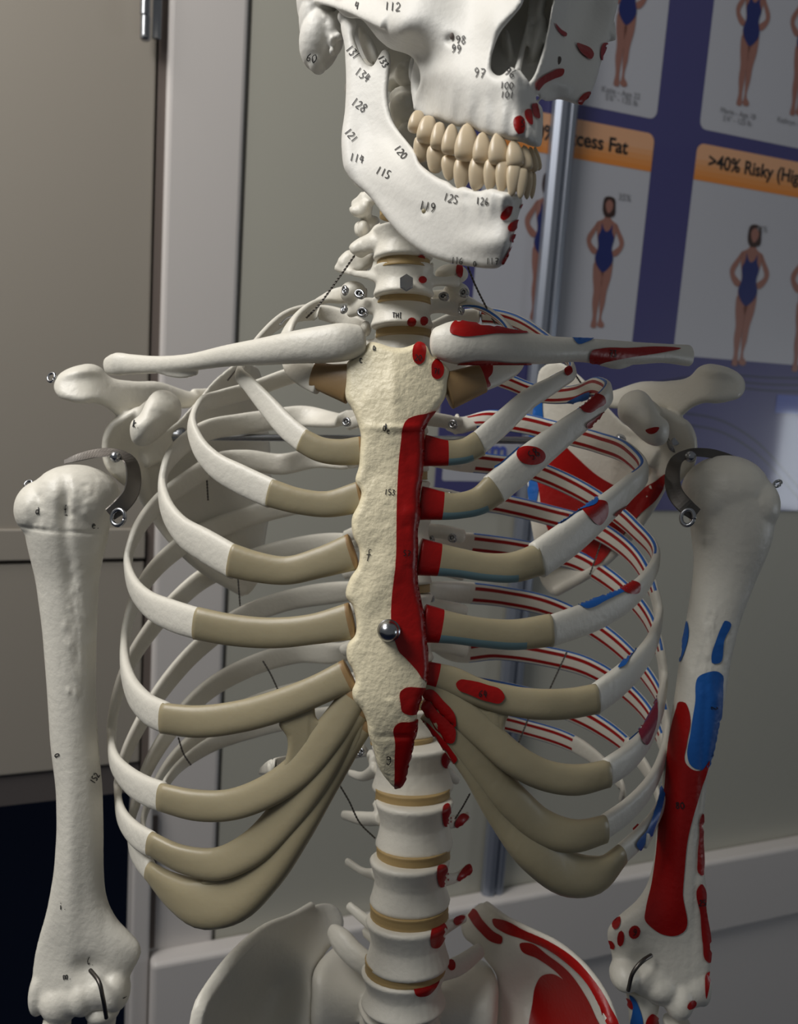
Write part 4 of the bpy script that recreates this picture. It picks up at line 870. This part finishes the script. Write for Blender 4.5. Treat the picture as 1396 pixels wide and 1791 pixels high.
# ---------------- scapulae
def scapula(side):
    X = (lambda x: x) if side < 0 else (lambda x: 1398 - x)
    m = MB()
    bl = [(232, 800), (236, 850), (262, 880), (300, 935), (360, 1000), (405, 1034), (432, 1042), (448, 1025), (462, 960), (474, 880), (474, 790), (462, 700), (448, 640), (425, 632), (385, 655), (340, 705), (300, 745), (255, 770)]
    zc = [(232, 800, .565), (262, 880, .585), (360, 1000, .615), (432, 1040, .64), (474, 880, .655), (474, 760, .655), (448, 640, .635), (385, 655, .61), (300, 745, .585), (370, 850, .632)]
    plate(m, [(X(x), y) for x, y in bl], [(X(x), y, z) for x, y, z in zc], .0022, 10, step=8)
    px_sweep(m, [(X(232), 800, .565, 44), (X(262), 885, .585, 22), (X(350), 990, .612, 18), (X(425), 1035, .638, 18)], 24, 1.0)
    # glenoid neck and socket, coracoid hook, acromion with the spine behind it
    q = lambda L: [(X(x), y) for x, y in L]; qz = lambda L: [(X(x), y, z) for x, y, z in L]
    plate(m, q([(178, 790), (180, 762), (192, 738), (212, 726), (247, 710), (272, 716), (285, 745), (262, 800), (245, 840), (226, 852), (200, 836), (182, 812)]), qz([(180, 790, .548), (215, 730, .548), (270, 720, .56), (250, 830, .57), (205, 830, .552), (280, 760, .58)]), .008, 16, step=6, bumps=[(X(205), 800, 18, 26, -.003)])
    px_sweep(m, [(X(300), 770, .592, 70), (X(262), 770, .578, 90), (X(230), 785, .563, 90)], 12, .35)
    plate(m, q([(262, 692), (273, 683), (297, 684), (313, 697), (318, 714), (316, 731), (298, 748), (281, 764), (264, 777), (247, 781), (232, 774), (227, 758), (229, 738), (244, 725), (254, 705)]), qz([(230, 760, .508), (290, 690, .524), (315, 720, .526), (262, 740, .511), (290, 750, .522)]), .0105, 30, step=5, bumps=[(X(268), 722, 14, 8, -.0015, 30), (X(246), 765, 12, 12, .001)])
    px_sweep(m, [(X(290), 705, .535, 46), (X(270), 722, .545, 50), (X(245), 745, .555, 50)], 12, .8)
    plate(m, q([(96, 664), (106, 652), (120, 644), (140, 638), (160, 636), (176, 642), (190, 657), (230, 666), (275, 667), (330, 684), (360, 690), (350, 706), (300, 716), (240, 716), (206, 728), (188, 714), (165, 705), (145, 706), (122, 702), (103, 695), (94, 680)]), qz([(95, 670, .536), (140, 640, .540), (160, 700, .533), (200, 715, .546), (200, 665, .556), (280, 670, .590), (280, 715, .585), (355, 700, .622)]), .0065, 13, step=5, bumps=[(X(140), 650, 40, 9, .0025, 6 * side)])
    px_sweep(m, [(X(455), 690, .655, 18), (X(400), 690, .64, 22), (X(340), 692, .615, 26)], 12, .5)
    m.remesh(.0010, 4)
    bv = m.bvh()
    if side < 0: write(m, bv, 'k.', 240, 742, 12, 2, 12)
    else:
        patch(m, bv, [(1000, 790), (1060, 840), (1110, 860), (1168, 830), (1150, 870), (1120, 900), (1080, 950), (1040, 990), (980, 960), (950, 900), (942, 850), (930, 800), (950, 740)], 1, step=7)
        patch(m, bv, [(1040, 655), (1046, 656), (1062, 676), (1068, 688), (1060, 690), (1046, 675)], 1, step=3)
        patch(m, bv, [(1130, 752), (1140, 748), (1153, 748), (1148, 756), (1136, 758)], 1, step=3)
        patch(m, bv, [(925, 690), (945, 690), (950, 720), (930, 900), (920, 800)], 3, step=6)
    return m.build('scapula', ['bone', 'red_paint', 'ink', 'blue_paint'], root)
scL = scapula(-1); scR = scapula(1)
ringm = MB(); ring(ringm, 90, 660, .536, 8, .0008, 30, .7); ringm.build('eyelet', ['steel'], scL)

# ---------------- humeri
def profile(mb, rows, nu=28):
    """rows: y, xleft, xright, z, half depth m"""
    r = np.array(rows, float); ys = np.arange(r[0, 0], r[-1, 0] + 1, 6.0); c = np.stack([np.interp(ys, r[:, 0], r[:, i]) for i in range(5)], 1)
    for i in range(1, 5):
        k = np.convolve(np.pad(c[:, i], 3, 'edge'), np.ones(7) / 7, 'valid'); c[:, i] = k
    V = []; f = []
    for row in c:
        y, a, b, z, d = row; hw = (b - a) / 2 * z / F
        for j in range(nu):
            q = 2 * math.pi * j / nu; V.append(P((a + b) / 2, y, z) + right * hw * math.cos(q) + back * d * math.sin(q))
    n = len(c)
    for i in range(n - 1):
        for j in range(nu): k = (j + 1) % nu; f.append((i * nu + j, i * nu + k, (i + 1) * nu + k, (i + 1) * nu + j))
    f.append(tuple(range(nu))); f.append(tuple((n - 1) * nu + j for j in range(nu))[::-1]); mb.add(V, f)
def bracket(parent, side, bx, by):
    """steel shoulder strap: a band from the head of the humerus round to a pin, ball rivet and eyelet"""
    X = (lambda x: x) if side < 0 else (lambda x: bx - x)
    m = MB()
    px_sweep(m, [(X(112), 808, .532, 8), (X(140), 799, .530, 18), (X(175), 792, .526, 24), (X(205), 793, .522, 24), (X(226), 804, .519, 26), (X(234), 832, .515, 28), (X(229), 862, .511, 28), (X(210), 886, .506, 28), (X(192), 900, .505, 24)], 44, .07, seg=8, expo=5, nrm=lambda W: np.tile(back * .55 + upv * .35 + right * (-side) * .5, (len(W), 1)))
    b = m.build('shoulder_bracket', ['dark_steel'], parent, False)
    m = MB(); ell(m, X(202), 799, .517, 10, 10, .0034); m.build('rivet', ['steel'], b)
    m = MB(); ring(m, X(207), 905, .503, 14, .0012, 15, .8, n=28); m.build('eyelet', ['steel'], b)
    m = MB(); ring(m, X(50), 846, .532, 7, .0009, 60, .6); m.build('eyelet', ['steel'], b)
m = MB(); z0 = .525
profile(m, [(880, 50, 188, z0, .022), (930, 46, 190, z0, .021), (970, 54, 180, z0, .018), (1010, 64, 172, z0, .015), (1100, 76, 168, z0, .0135), (1200, 84, 166, z0, .013), (1300, 90, 170, z0, .0125), (1380, 100, 178, z0, .012), (1450, 101, 180, z0, .0115), (1520, 96, 180, z0, .011), (1570, 87, 184, z0, .0105), (1602, 80, 198, z0, .010), (1625, 72, 216, z0, .0095), (1645, 66, 246, z0, .009), (1662, 62, 252, z0, .0085), (1685, 58, 242, z0, .0085), (1705, 56, 226, z0, .009), (1730, 56, 222, z0, .0095), (1760, 60, 216, z0, .0095)])
ell(m, 80, 892, z0, 51, 54, .021, 4); ell(m, 162, 882, z0 + .002, 42, 54, .022, -6); ell(m, 134, 872, z0 + .004, 76, 60, .027, -2)
ell(m, 68, 1736, z0, 17, 42, .008, -6); ell(m, 202, 1730, z0 - .002, 26, 38, .0108); ell(m, 176, 1728, z0 - .001, 36, 34, .0105); ell(m, 146, 1740, z0 - .002, 26, 36, .011); ell(m, 122, 1742, z0 - .001, 40, 34, .0108); ell(m, 104, 1752, z0 - .001, 34, 38, .0115, 20)
m.remesh(.0010, 16)
V = m.verts()
# grooves and rough lines of the bone, modelled as shallow displacement towards the depth
def dent(mb, x, y, rx, ry, am, rot=0):
    V = mb.verts(); c = (V - CAM) @ R; px = c[:, 0] / c[:, 2] * F + CX; py = c[:, 1] / c[:, 2] * F + CY
    r = math.radians(rot); dx, dy = px - x, py - y; X = dx * math.cos(r) + dy * math.sin(r); Y = -dx * math.sin(r) + dy * math.cos(r)
    w = am * np.exp(-((X / rx) ** 2 + (Y / ry) ** 2)); zc = np.percentile(c[:, 2], 50)
    w[c[:, 2] > zc] = 0
    mb.v = [V + w[:, None] * back]
for d_ in ((112, 885, 10, 42, -.004), (120, 1000, 12, 90, -.002, -6), (60, 925, 40, 3, -.0012, 8), (150, 932, 36, 3, -.0012, 4), (112, 920, 70, 2.5, .0), (168, 1340, 10, 240, -.0015, -3), (150, 1695, 24, 20, -.004), (125, 1500, 16, 160, .0015)): dent(m, *d_)
for _ in range(70): dent(m, rng.normal(135, 14), rng.uniform(960, 1220), rng.uniform(2, 5), rng.uniform(5, 14), rng.uniform(-.0005, .0006), rng.uniform(-30, 10))
for _ in range(60): dent(m, rng.uniform(45, 185), rng.uniform(830, 925), rng.uniform(3, 8), rng.uniform(3, 8), rng.uniform(-.0006, .0006))
bv = m.bvh()
for s, x, y, h, r in (('d', 66, 893, 13, 0), ('f', 115, 890, 15, 0), ('i', 118, 901, 10, 90), ('e.', 168, 918, 12, 0), ('a', 102, 1320, 12, 60), ('152', 165, 1361, 10, -60), ('i.', 111, 1584, 13, 0), ('l.', 160, 1680, 13, 10), ('m.', 119, 1706, 13, -5), ('i', 218, 1744, 8, 60)): write(m, bv, s, x, y, h, 1, r)
humL = m.build('humerus', ['bone', 'ink'], root); bracket(humL, -1, 0, 0)
m = MB(); wire(m, [(158, 1697, .513), (172, 1715, .505), (180, 1745, .503), (186, 1780, .508)], .0012); m.build('elbow_wire', ['dark_steel'], humL)
m = MB(); profile(m, [(1752, 152, 206, .528, .010), (1800, 156, 200, .528, .009), (1900, 158, 190, .53, .007)]); ell(m, 180, 1765, .528, 30, 22, .012); m.remesh(.001, 3); m.build('ulna', ['bone'], root)
m = MB(); profile(m, [(1780, 76, 124, .526, .011), (1812, 80, 120, .527, .010), (1900, 86, 112, .53, .006)]); m.remesh(.001, 3); m.build('radius', ['bone'], root)
# painted side
m = MB()
profile(m, [(880, 1208, 1352, z0, .022), (930, 1210, 1352, z0, .021), (970, 1216, 1340, z0, .018), (1010, 1214, 1322, z0, .015), (1085, 1202, 1293, z0, .0135), (1153, 1190, 1277, z0, .013), (1215, 1182, 1268, z0, .013), (1298, 1168, 1250, z0, .0125), (1360, 1160, 1236, z0, .012), (1443, 1150, 1228, z0, .0115), (1505, 1146, 1230, z0, .011), (1560, 1130, 1236, z0, .0105), (1596, 1096, 1238, z0, .0095), (1612, 1066, 1241, z0, .009), (1630, 1057, 1243, z0, .0085), (1655, 1066, 1244, z0, .0085), (1680, 1072, 1244, z0, .009), (1710, 1074, 1241, z0, .0095), (1735, 1104, 1236, z0, .0095), (1752, 1150, 1224, z0, .009)])
ell(m, 1312, 884, z0, 48, 54, .021); ell(m, 1240, 874, z0 + .002, 40, 54, .022); ell(m, 1268, 860, z0 + .004, 74, 64, .027)
ell(m, 1093, 1704, z0 - .004, 27, 28, .012); ell(m, 1122, 1706, z0 - .002, 32, 28, .0105); ell(m, 1152, 1722, z0 - .003, 34, 28, .011, -15); ell(m, 1186, 1746, z0 - .003, 27, 36, .0115); ell(m, 1205, 1725, z0, 40, 36, .0098); ell(m, 1226, 1722, z0, 17, 38, .008, 6); ell(m, 1135, 1705, z0 - .001, 50, 34, .0105)
m.remesh(.0010, 14)
for d_ in ((1122, 1685, 20, 16, -.003), (1225, 1400, 6, 200, -.0012, 3), (1190, 1420, 14, 160, .0015, 4), (1240, 1130, 10, 70, .001)): dent(m, *d_)
for _ in range(70): dent(m, rng.normal(1235, 16), rng.uniform(1060, 1220), rng.uniform(2, 5), rng.uniform(4, 12), rng.uniform(-.0005, .0006))
bv = m.bvh()
red = [[(1184, 1240), (1188, 1228), (1198, 1228), (1206, 1244), (1208, 1260), (1202, 1300), (1200, 1335), (1210, 1345), (1225, 1348), (1240, 1330), (1236, 1350), (1226, 1380), (1214, 1420), (1202, 1470), (1197, 1520), (1194, 1560), (1194, 1630), (1185, 1635), (1160, 1634), (1140, 1622), (1128, 1608), (1130, 1590), (1140, 1550), (1148, 1500), (1154, 1440), (1162, 1390), (1166, 1350), (1170, 1300), (1178, 1260)],
       [(1224, 1430), (1227, 1424), (1229, 1470), (1230, 1520), (1228, 1532), (1222, 1528), (1219, 1500), (1222, 1460)], [(1221, 1550), (1226, 1545), (1231, 1552), (1234, 1590), (1242, 1640), (1243, 1670), (1240, 1684), (1234, 1680), (1228, 1650), (1224, 1600)],
       [(1232, 1722), (1236, 1700), (1241, 1698), (1240, 1720), (1234, 1746)], circ(1110, 1630, 10, 12, 20), circ(1086, 1641, 6, 14, 5), circ(1079, 1613, 7, 13, 15), circ(1070, 1652, 5, 9, -30), [(1057, 1632), (1058, 1614), (1068, 1604), (1064, 1612), (1060, 1634)], circ(1209, 1757, 6, 10, 45)]
blu = [[(1224, 1182), (1240, 1175), (1254, 1174), (1263, 1180), (1264, 1200), (1262, 1250), (1256, 1300), (1246, 1330), (1236, 1344), (1218, 1345), (1206, 1336), (1203, 1326), (1208, 1280), (1216, 1230)],
       [(1262, 1095), (1268, 1085), (1276, 1088), (1266, 1120), (1256, 1160), (1246, 1160), (1244, 1150), (1252, 1120)], [(1203, 1086), (1206, 1100), (1202, 1130), (1190, 1158), (1190, 1140), (1197, 1110)]]
for p in red: patch(m, bv, p, 1, step=5)
for p in blu: patch(m, bv, p, 2, step=5)
for s, x, y, h, r in (('80', 1190, 1408, 11, 0), ('2', 1248, 1238, 10, 90), ('25', 1227, 1578, 10, 0), ('9', 1110, 1630, 12, 20)): write(m, bv, s, x, y, h, 3, r)
humR = m.build('humerus', ['bone', 'red_paint', 'blue_paint', 'ink'], root); bracket(humR, 1, 1410, 0)
m = MB(); wire(m, [(1139, 1671, .511), (1125, 1680, .506), (1108, 1700, .504), (1099, 1732, .508)], .0012); m.build('elbow_wire', ['dark_steel'], humR)
m = MB(); profile(m, [(1728, 1092, 1160, .530, .010), (1760, 1100, 1150, .53, .009), (1900, 1105, 1150, .53, .007)]); m.remesh(.001, 3); bv = m.bvh()
patch(m, bv, [(1103, 1740), (1110, 1745), (1118, 1760), (1120, 1800), (1108, 1800), (1108, 1760)], 2, step=4); patch(m, bv, [(1098, 1745), (1104, 1748), (1107, 1765), (1102, 1762)], 1, step=3); patch(m, bv, [(1130, 1800), (1132, 1780), (1140, 1772), (1150, 1780), (1152, 1800)], 1, step=4)
m.build('ulna', ['bone', 'red_paint', 'blue_paint'], root)
m = MB(); profile(m, [(1785, 1160, 1208, .526, .011), (1812, 1164, 1204, .527, .010), (1900, 1170, 1196, .53, .006)]); m.remesh(.001, 3); m.build('radius', ['bone'], root)
m = MB(); a = np.array([P(1182, 772, .553 - d) for d in (0, .0015, .0017, .004)]); k = .55 / F; sweep(m, a, np.array([15, 15, 8, 7]) * k, np.array([20, 20, 8, 7]) * k, np.tile(upv, (4, 1)), 24, 2, caplen=.01); m.build('washer', ['steel'], scR)

# ---------------- hip bones and sacrum
m = MB()
oI = [(338, 1800), (345, 1775), (360, 1742), (372, 1722), (390, 1698), (409, 1675), (435, 1648), (462, 1627), (490, 1616), (515, 1606), (530, 1594), (545, 1585), (568, 1579), (585, 1583), (596, 1594), (602, 1615), (590, 1642), (575, 1660), (562, 1680), (550, 1700), (547, 1740), (545, 1800), (548, 1900), (500, 1960), (420, 1960), (360, 1900)]
zI = [(345, 1775, .490), (409, 1675, .515), (462, 1627, .545), (515, 1606, .575), (568, 1580, .61), (600, 1605, .615), (575, 1660, .59), (549, 1740, .565), (480, 1720, .575), (430, 1780, .56), (545, 1800, .56), (500, 1950, .55), (380, 1930, .52)]
plate(m, oI, zI, .004, 9, step=7, bumps=[(470, 1730, 55, 60, -.004)])
px_sweep(m, [(342, 1800, .487, 26), (350, 1762, .490, 26), (376, 1718, .503, 26), (415, 1668, .520, 24), (466, 1624, .548, 22), (515, 1604, .577, 22), (545, 1588, .595, 24)], 40, .6)
m.remesh(.0011, 4); m.build('hip_bone', ['bone'], root)
m = MB()
oJ = [(815, 1600), (828, 1588), (845, 1578), (860, 1590), (880, 1606), (923, 1628), (950, 1640), (976, 1655), (1005, 1676), (1026, 1700), (1044, 1722), (1058, 1745), (1078, 1792), (1090, 1850), (1060, 1940), (950, 1960), (880, 1900), (868, 1800), (870, 1740), (868, 1706), (850, 1680), (830, 1655), (812, 1640), (806, 1620)]
zJ = [(815, 1610, .60), (845, 1580, .605), (880, 1606, .585), (923, 1628, .560), (976, 1655, .537), (1026, 1700, .515), (1078, 1792, .492), (870, 1700, .58), (940, 1720, .572), (960, 1800, .562), (870, 1850, .555), (1060, 1930, .51), (920, 1950, .54)]
plate(m, oJ, zJ, .004, 9, step=7, bumps=[(940, 1740, 50, 60, -.003)])
px_sweep(m, [(850, 1586, .602, 22), (880, 1608, .585, 22), (923, 1630, .560, 22), (976, 1658, .537, 24), (1026, 1703, .515, 24), (1056, 1748, .502, 24), (1074, 1795, .492, 24)], 40, .6)
m.remesh(.0011, 4); bv = m.bvh()
for p in ([(818, 1594), (828, 1590), (845, 1610), (865, 1630), (880, 1640), (878, 1650), (862, 1648), (840, 1630), (825, 1612)], [(862, 1608), (875, 1608), (920, 1628), (960, 1646), (1000, 1672), (1040, 1716), (1066, 1760), (1080, 1800), (1068, 1800), (1050, 1760), (1026, 1718), (990, 1682), (950, 1655), (915, 1642), (880, 1630), (864, 1618)],
          [(910, 1650), (925, 1648), (960, 1670), (995, 1698), (1022, 1735), (1042, 1775), (1052, 1805), (1042, 1805), (1025, 1768), (1000, 1730), (975, 1700), (940, 1675), (912, 1660)], [(938, 1722), (948, 1706), (965, 1702), (990, 1715), (1012, 1742), (1028, 1775), (1036, 1810), (1030, 1850), (940, 1850), (925, 1800), (932, 1755)]): patch(m, bv, p, 1, step=5)
patch(m, bv, [(824, 1582), (832, 1576), (842, 1577), (838, 1583), (828, 1586)], 2, step=3)
m.build('hip_bone', ['bone', 'red_paint', 'blue_paint'], root)
m = MB()
body(m, 700, 1776, 148, 50, .0255, 8, z=.545)
plate(m, [(548, 1700), (570, 1668), (600, 1650), (640, 1672), (690, 1720), (740, 1730), (790, 1700), (830, 1676), (850, 1682), (868, 1708), (872, 1760), (868, 1800), (800, 1900), (700, 2000), (600, 1900), (545, 1800), (545, 1740)], [(560, 1700, .565), (700, 1750, .56), (860, 1720, .57), (600, 1660, .59), (845, 1690, .59), (550, 1800, .555), (870, 1800, .555), (700, 1980, .60), (700, 1830, .57)], .009, 22, step=8)
m.remesh(.0011, 5); m.build('sacrum', ['bone'], root)

# ---------------- rod, wires
m = MB(); wire(m, [(318, 764, .592), (700, 768, .602), (1082, 772, .592)], .0024, 12, 16); wire(m, [(1082, 772, .592), (1100, 773, .592)], .005, 4, 16); wire(m, [(300, 764, .592), (320, 764, .592)], .006, 4, 16)
m.build('support_rod', ['steel'], root)
for pts in ([(628, 436, .486), (590, 490, .49), (552, 540, .497), (536, 556, .50)], [(818, 466, .486), (832, 500, .492), (852, 540, .50), (866, 566, .505)], [(418, 640, .53), (398, 665, .55)],
            [(590, 1366, .55), (610, 1400, .55), (630, 1440, .552), (656, 1466, .555)], [(822, 1388, .55), (810, 1410, .555), (796, 1432, .56)], [(312, 1290, .57), (322, 1320, .57), (334, 1338, .57)], [(460, 1156, .60), (474, 1180, .60), (486, 1206, .60)],
            [(416, 1005, .60), (420, 1060, .60)], [(362, 840, .60), (364, 875, .60)], [(1004, 652, .54), (1020, 676, .55)], [(925, 1255, .60), (905, 1305, .60)], [(992, 1140, .60), (962, 1205, .60)], [(1060, 925, .60), (1032, 1005, .60)]):
    m = MB(); wire(m, pts, .00042, 40 + int(math.dist(pts[0][:2], pts[-1][:2])), twist=True); m.build('hanging_wire', ['dark_steel'], root)
m = MB(); wire(m, [(536, 546, .498), (520, 550, .497), (500, 558, .495), (490, 568, .49)], .0005); m.build('hanging_wire', ['steel'], root); m = MB(); wire(m, [(866, 566, .503), (880, 568, .50), (905, 577, .495)], .0005); m.build('hanging_wire', ['steel'], root)
